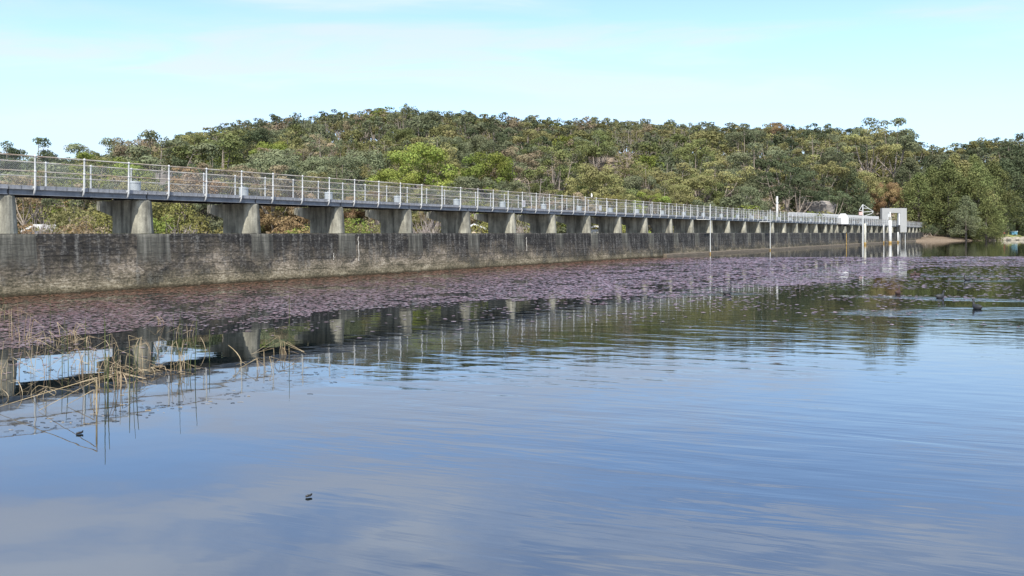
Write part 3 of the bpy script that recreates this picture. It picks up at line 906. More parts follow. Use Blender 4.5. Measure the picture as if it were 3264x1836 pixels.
# long white barrier behind the far end of the footbridge
t = thing('road_barrier', 'long low white barrier behind the far end of the footbridge', 'barrier', (0, 0, 0))
ya = 150.0; yb = 190.0
pA = ((2515 - 1632) / 2640 * ya, ya); pB = ((2800 - 1632) / 2640 * yb, yb)
L = math.hypot(pB[0] - pA[0], pB[1] - pA[1]); ang = math.atan2(pB[1] - pA[1], pB[0] - pA[0])
t.location = (pA[0], pA[1], 0); t.rotation_euler = (0, 0, ang)
m = MB(); m.box(0, L, -0.1, 0.1, 5.05, 5.75); m.build('board', M_WHITE, t)
m = MB()
k = 0
while k < L:
    m.box(k, k + .15, 0.101, .25, -1.5, 5.6); k += 4.0
m.build('support', M_POST, t)

# white utility post behind the dam
t = thing('utility_post', 'short white utility post among shrubs behind the footbridge', 'post', ((2477 - 1632) / 2640 * 128, 128, 0))
m = MB(); m.lathe([(0.16, -1), (0.16, 4.4), (0.15, 7.6), (0.06, 7.65)], k=12); m.build('shaft', M_WHITE, t)
m = MB(); m.box(-.18, .18, -.18, .18, 6.6, 6.7); m.build('band', M_POST, t)

# ------------------------------------------------------------------ houses seen under the deck
def house(name, xp, ypbase, Y, wd, hh, rise, label, wallm, roofm, rot=0.0, depth=7.0):
    u = (xp - 1632) / 2640; X = u * Y
    zt = CAMH + (741 - ypbase) / 2640 * Y     # eaves height
    t = thing(name, label, 'house', (X, Y, 0), rot)
    m = MB(); m.box(-wd / 2, wd / 2, 0, depth, -1.5, zt); m.build('wall', wallm, t)
    m = MB(); m.prism([(-wd / 2 - .5, zt + .01), (0, zt + rise), (wd / 2 + .5, zt + .01), (wd/2 + .5, zt - .15), (0, zt + rise - .2), (-wd/2 - .5, zt - .15)], 1, -.5, depth + .5); m.build('roof', roofm, t)
    for x in (-wd * .25, wd * .25):
        m = MB(); m.box(x - .6, x + .6, -.03, -.003, zt - 1.8, zt - .6); m.build('window', M_GLASS, t)
    return t
house('house', 118, 736, 74, 1.3, 2, .6, 'small house with a white roof low behind the left end of the dam', M_TILE, M_WHITE, 0.0, 2.5)
house('house', 1512, 727, 92, 1.5, 2, 0.5, 'cream-walled house glimpsed just right of a pier behind the dam', M_CREAM, M_TILE)
house('house', 1678, 729, 98, 2.8, 2, 0.4, 'low pale-roofed house glimpsed under the deck near the notice sign', M_CREAM, M_WHITE)
house('house', 1898, 731, 104, 3.0, 2, 0.5, 'low white-roofed house glimpsed under the deck below the bird', M_TILE, M_WHITE)

# ------------------------------------------------------------------ trees
def quads_from(c, nrm, size, rng, aspect=0.7):
    """c: (n,3) centres, nrm (n,3) unit normals, size (n,) -> (n*4,3)"""
    n = len(c)
    r = rng.normal(size=(n, 3))
    a = np.cross(nrm, r); a /= np.linalg.norm(a, axis=1)[:, None] + 1e-9
    b = np.cross(nrm, a)
    a *= size[:, None] * 0.5; b *= (size * aspect)[:, None] * 0.5
    return np.stack([c - a - b, c + a - b * 0.6, c + a * 0.9 + b, c - a * 0.7 + b * 0.9], 1).reshape(-1, 3)

def clump_leaves(clumps, per_area, lsize, rng, up=0.35, rnd=0.7, droop=0.0):
    V = []; T = []
    for (c, rx, rz) in clumps:
        n = max(6, int(per_area * rx * rx))
        d = rng.normal(size=(n, 3)); d[:, 2] = d[:, 2] + up; d /= np.linalg.norm(d, axis=1)[:, None]
        rad = rng.uniform(0.55, 1.08, n) ** 0.7
        p = np.array(c) + d * rad[:, None] * np.array([rx, rx, rz])
        if droop: p[:, 2] -= droop * rng.random(n) * rx
        nn = d + rng.normal(size=(n, 3)) * rnd; nn /= np.linalg.norm(nn, axis=1)[:, None]
        sz = lsize * rng.uniform(0.6, 1.35, n)
        V.append(quads_from(p, nn, sz, rng))
        ct = rng.random() * 0.8
        T.append(np.repeat(np.clip(ct + 0.12 * rng.random(n), 0, 1), 4))
    return np.concatenate(V), np.concatenate(T)

def tree_skeleton(kind, seed, H):
    """returns branches [(pts, radii)], clumps [(centre, rx, rz)]"""
    R = random.Random(seed)
    br = []; cl = []
    if kind in ('gum', 'scrag', 'bare'):
        fork = H * {'gum': R.uniform(.30, .42), 'scrag': R.uniform(.28, .4), 'bare': .3}[kind]
        lean = (R.uniform(-.08, .08) * H, R.uniform(-.08, .08) * H)
        base_r = H * 0.018
        br.append(([(0, 0, -.6), (lean[0] * .4, lean[1] * .4, fork * .5), (lean[0], lean[1], fork)], [base_r * 1.3, base_r, base_r * .8]))
        spread = {'gum': .34, 'scrag': .17, 'bare': .26}[kind] * H
        nl = {'gum': R.randint(5, 7), 'scrag': R.randint(4, 6), 'bare': 7}[kind]
        for i in range(nl):
            a = 2 * math.pi * (i + R.uniform(-.3, .3)) / nl
            rr = spread * R.uniform(.45, 1.0) * (0.25 if i == 0 else 1)
            hz = H * (R.uniform(.66, .92) if i else .95)
            p0 = Vector((lean[0], lean[1], fork * R.uniform(.85, 1.0)))
            p2 = Vector((lean[0] + rr * math.cos(a), lean[1] + rr * math.sin(a), hz))
            p1 = (p0 + p2) / 2 + Vector((math.cos(a) * rr * .15, math.sin(a) * rr * .15, -H * .04))
            br.append(([p0, p1, p2], [base_r * .6, base_r * .42, base_r * .15]))
            ns = {'gum': R.randint(3, 5), 'scrag': R.randint(3, 4), 'bare': 7}[kind]
            for j in range(ns):
                b = a + R.uniform(-1.1, 1.1)
                l = H * R.uniform(.07, .17)
                st = p1.lerp(p2, R.uniform(.3, 1.0))
                e = st + Vector((math.cos(b) * l, math.sin(b) * l, H * R.uniform(-.02, .10)))
                e.z = min(e.z, H * .97)
                br.append(([st, (st + e) / 2 + Vector((0, 0, -.02 * H)), e], [base_r * .25, base_r * .17, base_r * .06]))
                if kind == 'gum': rx = H * R.uniform(.062, .105); cl.append((e, rx, rx * .62))
                elif kind == 'scrag': rx = H * R.uniform(.05, .085); cl.append((e, rx, rx * 1.0))
            if kind == 'gum': rx = H * R.uniform(.07, .11); cl.append((p2, rx, rx * .6))
            elif kind == 'scrag': rx = H * R.uniform(.05, .08); cl.append((p2, rx, rx * 1.1))
            else:
                for j in range(5):
                    st = p2.lerp(p1, R.random() * .8)
                    e = st + Vector((R.uniform(-1, 1), R.uniform(-1, 1), R.uniform(.2, 1.2))) * H * .09
                    br.append(([st, e], [base_r * .13, base_r * .04]))
    elif kind == 'fig':
        br.append(([(0, 0, -.5), (0, 0, H * .3)], [H * .035, H * .03]))
        n = 60
        for i in range(n):
            th = R.uniform(0, 2 * math.pi); ph = math.acos(R.uniform(-0.15, 1))
            W = H * .46
            rr = R.uniform(.72, .98)
            c = Vector((W * rr * math.sin(ph) * math.cos(th), W * rr * math.sin(ph) * math.sin(th), H * .34 + H * .58 * rr * math.cos(ph)))
            rx = H * R.uniform(.07, .12); cl.append((c, rx, rx * .72))
        for i in range(8):
            th = i * .8
            br.append(([(0, 0, H * .28), (H * .25 * math.cos(th), H * .25 * math.sin(th), H * .6)], [H * .015, H * .005]))
    elif kind == 'she':   # casuarina: tall, feathery, foliage nearly to the ground
        br.append(([(0, 0, -.5), (R.uniform(-.3, .3), 0, H * .5), (R.uniform(-.5, .5), 0, H * .92)], [H * .02, H * .013, H * .004]))
        for i in range(120):
            z = H * R.uniform(.14, .97); t_ = z / H
            W = H * .30 * (math.sin(math.pi * min(1, (t_ * .85 + .22))) ** .7)
            a = R.uniform(0, 2 * math.pi); rr = W * math.sqrt(R.uniform(.15, 1))
            c = Vector((rr * math.cos(a), rr * math.sin(a), z))
            rx = H * R.uniform(.045, .078); cl.append((c, rx, rx * 1.15))
            if i % 4 == 0: br.append(([(0, 0, max(H * .2, z - H * .1)), c], [H * .005, H * .002]))
    elif kind == 'shrub':
        for i in range(16):
            a = R.uniform(0, 2 * math.pi); rr = H * .48 * math.sqrt(R.random())
            z = H * R.uniform(.25, .85) * (1 - .35 * rr / (H * .5))
            c = Vector((rr * math.cos(a), rr * math.sin(a), z)); rx = H * R.uniform(.12, .2); cl.append((c, rx, rx * .8))
            if i % 3 == 0: br.append(([(0, 0, -.3), c], [H * .014, H * .006]))
    elif kind == 'brush':   # bare grey twiggy bush
        for i in range(34):
            a = R.uniform(0, 2 * math.pi); rr = H * .55 * math.sqrt(R.random())
            c = Vector((rr * math.cos(a), rr * math.sin(a), H * R.uniform(.5, 1)))
            mid = c * .5 + Vector((R.uniform(-.1, .1) * H, R.uniform(-.1, .1) * H, .05 * H))
            br.append(([(rr * .1 * math.cos(a), rr * .1 * math.sin(a), -.2), mid, c], [H * .012, H * .008, H * .003]))
            for j in range(3):
                e = mid.lerp(c, R.random()) + Vector((R.uniform(-.14, .14), R.uniform(-.14, .14), R.uniform(.02, .18))) * H
                br.append(([mid.lerp(c, .5), e], [H * .006, H * .002]))
    return br, cl

KP = {  # per area density, leaf size, up, rnd
 'gum': (125, .235, .45, .28), 'scrag': (110, .22, .1, .4), 'fig': (115, .25, .3, .33), 'she': (70, .27, .15, .9), 'shrub': (420, .10, .3, .7),
 'bare': (0, 0, 0, 0), 'brush': (0, 0, 0, 0)}
HREF = {'gum': 13.0, 'scrag': 11.0, 'fig': 14.0, 'she': 19.0, 'shrub': 3.2, 'bare': 10.0, 'brush': 3.5}
PROTO = {}
def proto(kind, var):
    key = (kind, var)
    if key in PROTO: return PROTO[key]
    H = HREF[kind]; rng = np.random.default_rng(var * 17 + len(kind) * 101)
    br, cl = tree_skeleton(kind, var * 31 + len(kind), H)
    tm = MB()
    for p, r in br: tm.tube(p, r, 5, cap=False)
    PROTO[key] = (H, tm, (clump_leaves([(tuple(c), a, b) for c, a, b in cl], KP[kind][0], KP[kind][1], rng, KP[kind][2], KP[kind][3], .5 if kind == 'she' else 0) if cl else None), cl)
    return PROTO[key]
MCACHE = {}
def crown_mesh(kind, var, col):
    k = (kind, var, col)
    if k not in MCACHE:
        H, tm, lv, cl = proto(kind, var)
        MCACHE[k] = np_mesh('crown', lv[0], 4, LEAF[col], attr=lv[1]) if lv else None
    return MCACHE[k]
def trunk_mesh(kind, var):
    k = ('trunk', kind, var)
    if k not in MCACHE:
        MCACHE[k] = proto(kind, var)[1].mesh('trunk', M_BARKD if kind in ('fig', 'she') else (LEAF['twig'] if kind == 'brush' else M_BARK), True)
    return MCACHE[k]
KNAME = {'gum': ('gum_tree', 'tree'), 'scrag': ('slender_tree', 'tree'), 'fig': ('round_tree', 'tree'), 'she': ('casuarina_tree', 'tree'),
         'shrub': ('shrub', 'shrub'), 'bare': ('dead_tree', 'tree'), 'brush': ('twiggy_bush', 'bush')}
KWORD = {'gum': 'gum tree', 'scrag': 'slender tree', 'fig': 'rounded tree', 'she': 'casuarina tree', 'shrub': 'shrub', 'bare': 'leafless dead tree', 'brush': 'leafless twiggy bush'}
NV = {'gum': 5, 'scrag': 4, 'fig': 2, 'she': 4, 'shrub': 4, 'bare': 3, 'brush': 3}

TREES = []    # (kind, var, col, X, Y, H, rot, widthscale, special_label)
rg = random.Random(7)
def addt(kind, col, xp, Y, H, ws=1.0, lab=None, dz=0.0, var=None):
    X = (xp - 1632) / 2640 * Y
    TREES.append([kind, var if var is not None else rg.randrange(NV[kind]), col, X, Y, H, rg.uniform(0, 6.28), ws, lab, dz])
D = 1.267
# trees one can point to in the photograph (column in the photo, distance, height)
addt('fig', 'bright', 1055*D, 128, 13.5, 1.05, 'large bright green dome-shaped tree, brightest on the hill foot', 0, 0)
addt('fig', 'bright', 1225*D, 134, 13.2, .9, 'green spreading tree immediately right of the largest bright green dome tree', 0, 1)
addt('fig', 'yellow', 822*D, 112, 8.6, 1.0, 'yellow-green rounded tree above the railing left of the bright green dome', 0, 1)
addt('fig', 'dark', 640*D, 168, 13.0, 1.0, 'dark green rounded tree half way up the left slope', 0, 0)
addt('fig', 'olive', 1500*D, 128, 12.8, .95, 'olive-yellow rounded tree above the railing right of the hill centre', 0, 0)
addt('fig', 'yellow', 1535*D, 122, 8.5, .8, 'lower yellow-green tree in front of the olive-yellow rounded tree', 0, 1)
addt('bare', 'twig', 1350*D, 118, 9.5, 1.0, 'bare forked pale tree standing just above the railing', 0, 0)
addt('bare', 'twig', 1160*D, 205, 9.0, 1.2, 'bare grey tree higher up behind the bright green dome tree', 0, 1)
addt('bare', 'twig', 440*D, 190, 9.5, 1.1, 'bare white-limbed tree on the left upper slope', 0, 2)
addt('gum', 'olive', 1820*D, 172, 13.5, 1.25, 'spreading gum with dark forked trunk behind the first thin pole', 0, 1)
addt('gum', 'olive', 1700*D, 160, 11.5, 1.3, 'low wide olive gum above the railing left of the first thin pole', 0, 2)
addt('gum', 'rust', 1940*D, 300, 14, 1.0, 'orange-topped gum near the ridge on the right', 0, 3)
addt('shrub', 'bright', 1890*D, 150, 8.4, 1.3, 'bright green low tree above the railing between the thin poles', 0, 0)
addt('shrub', 'bright', 2005*D, 160, 8.4, 1.3, 'bright green low tree right of the second thin pole', 0, 1)
addt('shrub', 'yellow', 2080*D, 172, 7.4, 1.1, 'small yellow-green tree in front of the grey rock face', 0, 2)
addt('fig', 'rust', 2232*D, 224, 12.5, .8, 'rusty brown tree directly behind the portal frame', 0, 1)
addt('she', 'dark', 2130*D, 216, 17.0, 1.15, 'dark blue-green tree left of the rusty brown tree', 0, 2)
addt('gum', 'grey', 2245*D, 258, 25.5, .95, 'tall umbrella-topped gum standing above the others right of the portal frame', 0, 4)
addt('gum', 'olive', 2180*D, 246, 21.0, 1.0, 'tall gum with pale limbs behind the portal frame', 0, 0)
addt('gum', 'dark', 20*D, 118, 13.0, .8, 'dark gum cut by the left edge of the picture', 0, 0)
addt('gum', 'dark', 68*D, 125, 14.0, .9, 'flat-topped dark gum rising above the left railing', 0, 1)
addt('gum', 'dark', 110*D, 120, 11.0, .8, 'lower dark gum with rounded crown right of the flat-topped dark gum', 0, 2)
for (xp, Y, H, c, k_) in [(8, 150, 12, 'grey', 'gum'), (45, 160, 12, 'dark', 'fig'), (100, 150, 11.5, 'grey', 'gum'), (150, 140, 10.5, 'dark', 'fig'), (215, 150, 10.5, 'olive', 'gum'), (260, 160, 13, 'grey', 'gum'), (300, 150, 13, 'olive', 'fig'), (340, 165, 14, 'grey', 'gum')]:
    addt(k_, c, xp, Y, H, 1.1)
# casuarinas along the right shore
for j, (xp, Y, H, c) in enumerate([(2310,216,16,'pine'),(2345,224,18,'pine'),(2385,214,19.5,'pine'),(2425,222,20,'olive'),(2460,213,20,'pine'),(2500,226,20,'pine'),(2530,236,21,'dark'),
                           (2560,246,22,'dark'),(2600,240,21,'pine'),(2400,238,21.5,'olive'),(2450,242,21.5,'pine'),(2290,240,18,'grey'),(2350,246,20,'grey'),(2650,236,21,'pine'),(2480,209,12,'pine'),(2430,207,11,'grey')]):
    addt('she', c, xp * D, Y, H, rg.uniform(1.05, 1.3), None, 0, j % 4)

for j, (xp, Y, H, c) in enumerate([(3020, 214, 4.0, 'dark'), (3065, 213, 4.6, 'pine'), (3105, 216, 4.0, 'dark'), (3150, 217, 5.5, 'dark'), (3178, 219, 6.0, 'dark'), (2945, 206, 4.2, 'dark'), (2975, 212, 4.8, 'dark')]):
    addt('shrub', c, xp, Y, H, 1.3)
# shrubs and bushes visible under the deck
for (xp, Y, H, k_, c) in [(60,52,2.9,'shrub','rust'),(95,60,4.0,'brush','twig'),(140,66,4.6,'shrub','olive'),(185,70,5.2,'shrub','olive'),(235,72,4.6,'brush','twig'),(170,58,3.6,'shrub','rust'),(215,56,3.3,'shrub','dry'),
        (120,90,8.0,'gum','olive'),(190,88,8.5,'shrub','bright'),(240,92,8.5,'shrub','olive'),(60,95,9,'shrub','olive'),(265,66,4.2,'shrub','yellow'),
        (405,60,4.0,'shrub','bright'),(425,74,5.4,'shrub','yellow'),(460,62,3.9,'brush','twig'),(510,60,3.5,'shrub','yellow'),(480,84,8.0,'gum','rust'),(530,86,8.5,'gum','dry'),(560,90,8.5,'gum','olive'),
        (690,88,8.5,'gum','dry'),(740,60,4.0,'shrub','rust'),(715,64,3.4,'shrub','bright'),(770,66,3.8,'shrub','yellow'),(780,92,8.0,'gum','olive'),
        (885,66,3.9,'shrub','bright'),(910,70,4.4,'shrub','olive'),(940,76,4.6,'brush','twig'),(960,88,7,'gum','olive'),(1055,72,4.6,'brush','twig'),(1075,80,5.0,'brush','twig'),(1090,90,7,'gum','grey'),
        (1215,86,4.8,'shrub','yellow'),(1200,96,6.4,'shrub','bright'),(1250,96,7,'gum','olive'),(1315,92,5,'brush','twig'),(1330,98,7,'shrub','olive'),(1420,100,5,'shrub','bright'),
        (1440,104,7,'gum','dry'),(1520,104,4.8,'shrub','yellow'),(1590,106,4.8,'shrub','bright'),(1670,110,5,'shrub','olive')]:
    addt(k_, c, xp * D, Y, H * (.68 if k_ == 'brush' else 1.0))
for i in range(60):
    xp = (i + rg.random()) * 31; Y = rg.uniform(66, 92) + xp * .018
    addt(rg.choice(['fig', 'gum', 'scrag', 'fig']), rg.choice(['olive', 'dry', 'olive', 'grey', 'rust' if rg.random() < .4 else 'olive']), xp, Y, rg.uniform(4.6, 7.0), 1.15)
# wooded hillside
SPEC = [(t[3], t[4], t[5] * .45 * t[7] if t[0] != 'shrub' else 2) for t in TREES]
def density_ok(X, Y, r):
    for (a, b, c) in SPEC:
        if (a - X) ** 2 + (b - Y) ** 2 < (c * .8 + r * .5) ** 2: return False
    return True
cells = {}
cand = []
tries = 0
while tries < 16000:
    tries += 1
    u = rg.uniform(-.70, .70)
    r0, r1 = lerp_tab(R0T, u), lerp_tab(R1T, u)
    Y = r0 + (r1 + 25 - r0) * (rg.random() ** .85) - 2
    X = u * Y
    q = -(X - P0.x) * DY + (Y - P0.y) * DX
    if q < 12 and u < .47: continue
    tt = (Y - r0) / (r1 - r0)
    md = 6.3 if tt < .75 else 4.9
    if u > .2: md *= 1.3
    key = (int(X // 6), int(Y // 6)); bad = False
    for a in (-2, -1, 0, 1, 2):
        for b in (-2, -1, 0, 1, 2):
            for (x_, y_) in cells.get((key[0] + a, key[1] + b), ()):
                if (x_ - X) ** 2 + (y_ - Y) ** 2 < md * md: bad = True
    if bad or not density_ok(X, Y, 3.5): continue
    cells.setdefault(key, []).append((X, Y))
    # patches of different stands across the slope
    pn_ = math.sin(X * .035 + 1.3) * math.cos(Y * .041 + .5) + .5 * math.sin(X * .08 + Y * .06)
    h = rg.random()
    mid = (-.35 < u < .15) and (.15 < tt < .85)
    if tt > .86:
        kind = 'gum' if h < .6 or u > -.1 else 'scrag'; col = rg.choice(['grey', 'grey', 'dark', 'olive']); H = rg.uniform(9.5, 12.5) if u < .1 else rg.uniform(11, 14)
    elif mid and pn_ > -.15:
        kind = 'scrag' if h < .62 else ('gum' if h < .88 else 'bare'); col = rg.choice(['dry', 'olive', 'pine', 'grey', 'dry', 'olive', 'grey']); H = rg.uniform(7.5, 11.5)
    else:
        kind = 'gum' if h < .62 else ('scrag' if h < .93 else 'bare'); col = rg.choice(['olive', 'pine', 'grey', 'grey', 'dark', 'dry', 'olive', 'pine', 'bright' if rg.random() < .4 else 'grey']); H = rg.uniform(9, 14)
    if u > .25: 
        kind = 'gum' if h < .75 else ('scrag' if h < .97 else 'bare'); col = rg.choice(['olive', 'grey', 'dark', 'olive', 'grey', 'dark']); H = rg.uniform(10, 14.5)
    if rg.random() < (.42 if u < .2 else .50) and kind != 'bare' and tt < .85: kind = 'fig'; H *= .88; col = rg.choice(['olive', 'grey', 'olive', 'pine', 'bright' if rg.random() < .4 else 'pine']) if col == 'dry' else col
    if u > .2: H *= 1.15
    if tt < .08 and u < .3: H *= .8
    if kind == 'bare': H *= .85
    capz = (lerp_tab(UT, u) + rg.uniform(-.006, .009)) * Y + CAMH - ground_z(X, Y)      # the skyline of the hill
    H = min(H, capz)
    if H < 3.5: continue
    cand.append([kind, rg.randrange(NV[kind]), col, X, Y, H, rg.uniform(0, 6.28), rg.uniform(.85, 1.2), None, 0.0])
# the largest in the picture are single objects, the rest is one far wood
cand.sort(key=lambda t: -t[5] / t[4])
NIND = 296 - len(TREES)
ind, rest = TREES + cand[:NIND], cand[NIND:]
# labels from where each one stands
PX = [x for x in xs]
def zone(t):
    u = t[3] / t[4]; r0, r1 = lerp_tab(R0T, u), lerp_tab(R1T, u); tt = (t[4] - r0) / (r1 - r0)
    return 'in front of the hill' if tt < -.02 else 'at the hill foot' if tt < .12 else 'on the lower slope' if tt < .3 else 'on the middle slope' if tt < .55 else 'on the upper slope' if tt < .85 else 'on the ridge'
groups = {}
for t in ind:
    if t[8] is None:
        xp = t[3] / t[4] * 2640 + 1632
        if t[0] == 'she' and t[4] > 200: key = '%s casuarina on the right shore' % COLW[t[2]]
        else:
            i = min(range(len(PX)), key=lambda k_: abs(PX[k_] - 30 - xp))
            c = COLW[t[2]] + ' ' if t[0] not in ('bare', 'brush') else ''
            if xp > 2930: key = '%s%s on the right shore beyond the dam end' % (c, KWORD[t[0]])
            elif i > 21: key = '%s%s %s behind the bridge far end' % (c, KWORD[t[0]], zone(t))
            elif xp < 0: key = '%s%s %s at the left picture edge' % (c, KWORD[t[0]], zone(t))
            else: key = '%s%s %s above the %s pier' % (c, KWORD[t[0]], zone(t), ordw(i + 1))
        groups.setdefault(key, []).append((xp, t))
for key, lst in groups.items():
    lst.sort(key=lambda a: a[0])
    for j, (xp, t) in enumerate(lst):
        t[8] = key if len(lst) == 1 else key + (', leftmost' if j == 0 else ', rightmost' if j == len(lst) - 1 else ', %s from left' % ordw(j + 1))
for (kind, var, col, X, Y, H, rot, ws, lab, dz) in ind:
    nm, cat = KNAME[kind]
    s = H / HREF[kind]
    tr = thing(nm, lab, cat, (X, Y, ground_z(X, Y) + dz), rot, KWORD[kind] + 's on and below the wooded hill')
    tr.scale = (s * ws, s * ws, s)
    cmh = crown_mesh(kind, var, col)
    if cmh: link('crown', cmh, tr)
    link('trunk' if kind not in ('brush', 'shrub') else 'stems', trunk_mesh(kind, var), tr)

# far wood: one object
rng = np.random.default_rng(5)
VV = []; TTt = []; MM = []
wood_t = MB()
for (kind, var, col, X, Y, H, rot, ws, lab, dz) in rest:
    Hh, tm, lv, cl = proto(kind, var)
    s = H / Hh; z = ground_z(X, Y)
    ca, sa_ = math.cos(rot), math.sin(rot)
    if lv:
        Q = lv[0].reshape(-1, 4, 3); n = len(Q)
        keep = rng.random(n) < .22
        Q = Q[keep]; cc = Q.mean(1, keepdims=True); Q = cc + (Q - cc) * 2.0
        Q = Q.reshape(-1, 3) * np.array([s * ws, s * ws, s])
        R_ = np.stack([Q[:, 0] * ca - Q[:, 1] * sa_ + X, Q[:, 0] * sa_ + Q[:, 1] * ca + Y, Q[:, 2] + z], 1)
        VV.append(R_); TTt.append(np.clip(np.repeat(lv[1].reshape(-1, 4)[keep][:, 0], 4) * .8 + rng.uniform(-.1, .3), 0, 1)); MM.append(np.full(len(R_) // 4, LK.index(col)))
    V = np.array(tm.v) * np.array([s * ws, s * ws, s])
    V = np.stack([V[:, 0] * ca - V[:, 1] * sa_ + X, V[:, 0] * sa_ + V[:, 1] * ca + Y, V[:, 2] + z], 1)
    F = np.array([f for f in tm.f if len(f) == 4])
    Q = V[F].reshape(-1, 3)
    VV.append(Q); TTt.append(np.full(len(Q), .5)); MM.append(np.full(len(Q) // 4, len(LK)))
fw_ = link('far_wood', np_mesh('far_wood', np.concatenate(VV), 4, [LEAF[k] for k in LK] + [M_BARK], np.concatenate(MM), np.concatenate(TTt)))
tag(fw_, 'dense mixed gum woodland covering the hill behind the dam', 'woodland', kind='stuff')
print('trees', len(ind), 'wood', len(rest))

# undergrowth of low scrub and dry twigs over the slope
VV = []; TTt = []; MM = []
n = 0
while n < 5200:
    u = rg.uniform(-.68, .68); r0, r1 = lerp_tab(R0T, u), lerp_tab(R1T, u)
    Y = (r0 - 30) + (r1 + 5 - r0 + 30) * rg.random(); X = u * Y
    q = -(X - P0.x) * DY + (Y - P0.y) * DX
    if q < 8 and u < .47: continue
    if u > .465 and Y < r0 - 6: continue
    if u > .52 and Y < 300 : continue
    z = ground_z(X, Y); r = rg.uniform(.7, 1.7); k_ = 34
    d = rng.normal(size=(k_, 3)); d[:, 2] = abs(d[:, 2]); d /= np.linalg.norm(d, axis=1)[:, None]
    p = np.array([X, Y, z]) + d * r * rng.uniform(.5, 1, (k_, 1))
    nn = d + rng.normal(size=(k_, 3)) * .8; nn /= np.linalg.norm(nn, axis=1)[:, None]
    c = rg.choice(['dry', 'twig', 'olive', 'grey', 'dry', 'olive', 'rust' if rg.random() < .15 else 'olive'])
    asp = .12 if c == 'twig' else .7
    VV.append(quads_from(p, nn, rng.uniform(.3, .65, k_) * (1.5 if c == 'twig' else 1), rng, asp))
    TTt.append(np.repeat(rng.random(k_), 4)); MM.append(np.full(k_, LK.index(c))); n += 1
ug = link('undergrowth', np_mesh('undergrowth', np.concatenate(VV), 4, [LEAF[k] for k in LK], np.concatenate(MM), np.concatenate(TTt)))
tag(ug, 'dry scrub and twigs between the trees on the hill', 'undergrowth', kind='stuff')

# ------------------------------------------------------------------ rocks
def rock_mesh(seed, sx, sy, sz, nseg=14):
    R = random.Random(seed); m = MB(); vs = []; fs = []
    ph = [R.uniform(0, 6) for _ in range(8)]
    nr = 8
    for i in range(nr + 1):
        lat = -math.pi / 2 + math.pi * i / nr
        for j in range(nseg):
            lon = 2 * math.pi * j / nseg
            k_ = 1 + .16 * math.sin(3 * lon + ph[0]) + .10 * math.sin(5 * lon + ph[1] + 2 * lat) + .12 * math.sin(4 * lat + ph[2])
            c = abs(math.cos(lat)) ** .6 * (1 if math.cos(lat) >= 0 else -1)
            st = math.sin(lat); st = math.copysign(abs(st) ** .7, st)
            vs.append((sx * k_ * c * math.cos(lon), sy * k_ * c * math.sin(lon), sz * st * (1 + .08 * math.sin(2 * lon + ph[3]))))
    for i in range(nr):
        for j in range(nseg):
            j2 = (j + 1) % nseg
            fs.append((i * nseg + j, i * nseg + j2, (i + 1) * nseg + j2, (i + 1) * nseg + j))
    m.add(vs, fs); return m
for (xp, yp, Y, sx, sy, sz, lab) in [(2615, 668, 188, 3.0, 2.0, 1.9, 'large grey rock face behind the footbridge with dark cracks'),
                               (2560, 660, 190, 1.5, 1.2, 2.4, 'narrow grey rock left of the large rock face'),
                               (2120, 505, 250, 3.5, 2, 1.2, 'flat grey rock ledge high among trees'),
                               (510, 575, 130, 2.2, 1.5, 2.0, 'rounded pinkish rock above the left railing'),
                               (2360, 655, 176, 2.0, 1.4, 2.6, 'pinkish-grey rock between bright shrubs above the railing')]:
    X = (xp - 1632) / 2640 * Y; z = CAMH + (741 - yp) / 2640 * Y
    o = rock_mesh(xp, sx, sy, sz).build('rock', M_ROCK, None, False, (X, Y, z)); tag(o, lab, 'rock')
# edging rocks on the right shore
er = ['big pale', 'flat pale', 'square-edged', 'low cream', 'rounded', 'small flat', 'split', 'low brown']
for i in range(9):
    xp = 3196 + i * 14; u = (xp - 1632) / 2640; Y = lerp_tab(SHT, u) + .8; X = u * Y
    o = rock_mesh(i + 50, 0.75 + .2 * (i % 3), .6, .5).build('edging_rock', M_ROCKL, None, False, (X, Y, .30 + .15 * (i % 2)))
    tag(o, 'pale sandstone rock in the shore edging right of the casuarinas, %s from the left' % ordw(i + 1), 'rock', 'edging rocks on the right shore')
for i, (xp, yp) in enumerate([(3086, 762), (3120, 765), (3162, 766), (3176, 766)]):
    Y = 5412 / (yp - 741) ; X = (xp - 1632) / 2640 * Y
    o = rock_mesh(i + 80, 0.9, .5, .28).build('shore_rock', M_ROCKL, None, False, (X, Y - 1, .1))
    tag(o, 'low flat rock at the waterline under the casuarinas, %s from the left' % ordw(i + 1), 'rock', 'rocks at the waterline under casuarinas')

# picnic table set (light blue) on the lawn
u = (3230 - 1632) / 2640; Y = lerp_tab(SHT, u) + 16; X = u * Y
t = thing('picnic_shelter_box', 'light blue metal bin enclosure on the lawn by the right shore', 'bin enclosure', (X, Y, ground_z(X, Y)))
m = MB(); m.box(-.85, .85, -.5, .5, .25, 1.1); m.build('body', M_BLUE, t)
m = MB(); m.box(-.95, .95, -.6, .6, 1.102, 1.25); m.build('lid', simple('pale_blue_lid', (.55, .72, .78), .5), t)
for a in (-.75, .75):
    for b in (-.4, .4):
        m = MB(); m.box(a - .05, a + .05, b - .05, b + .05, 0, .249); m.build('leg', M_POST, t)
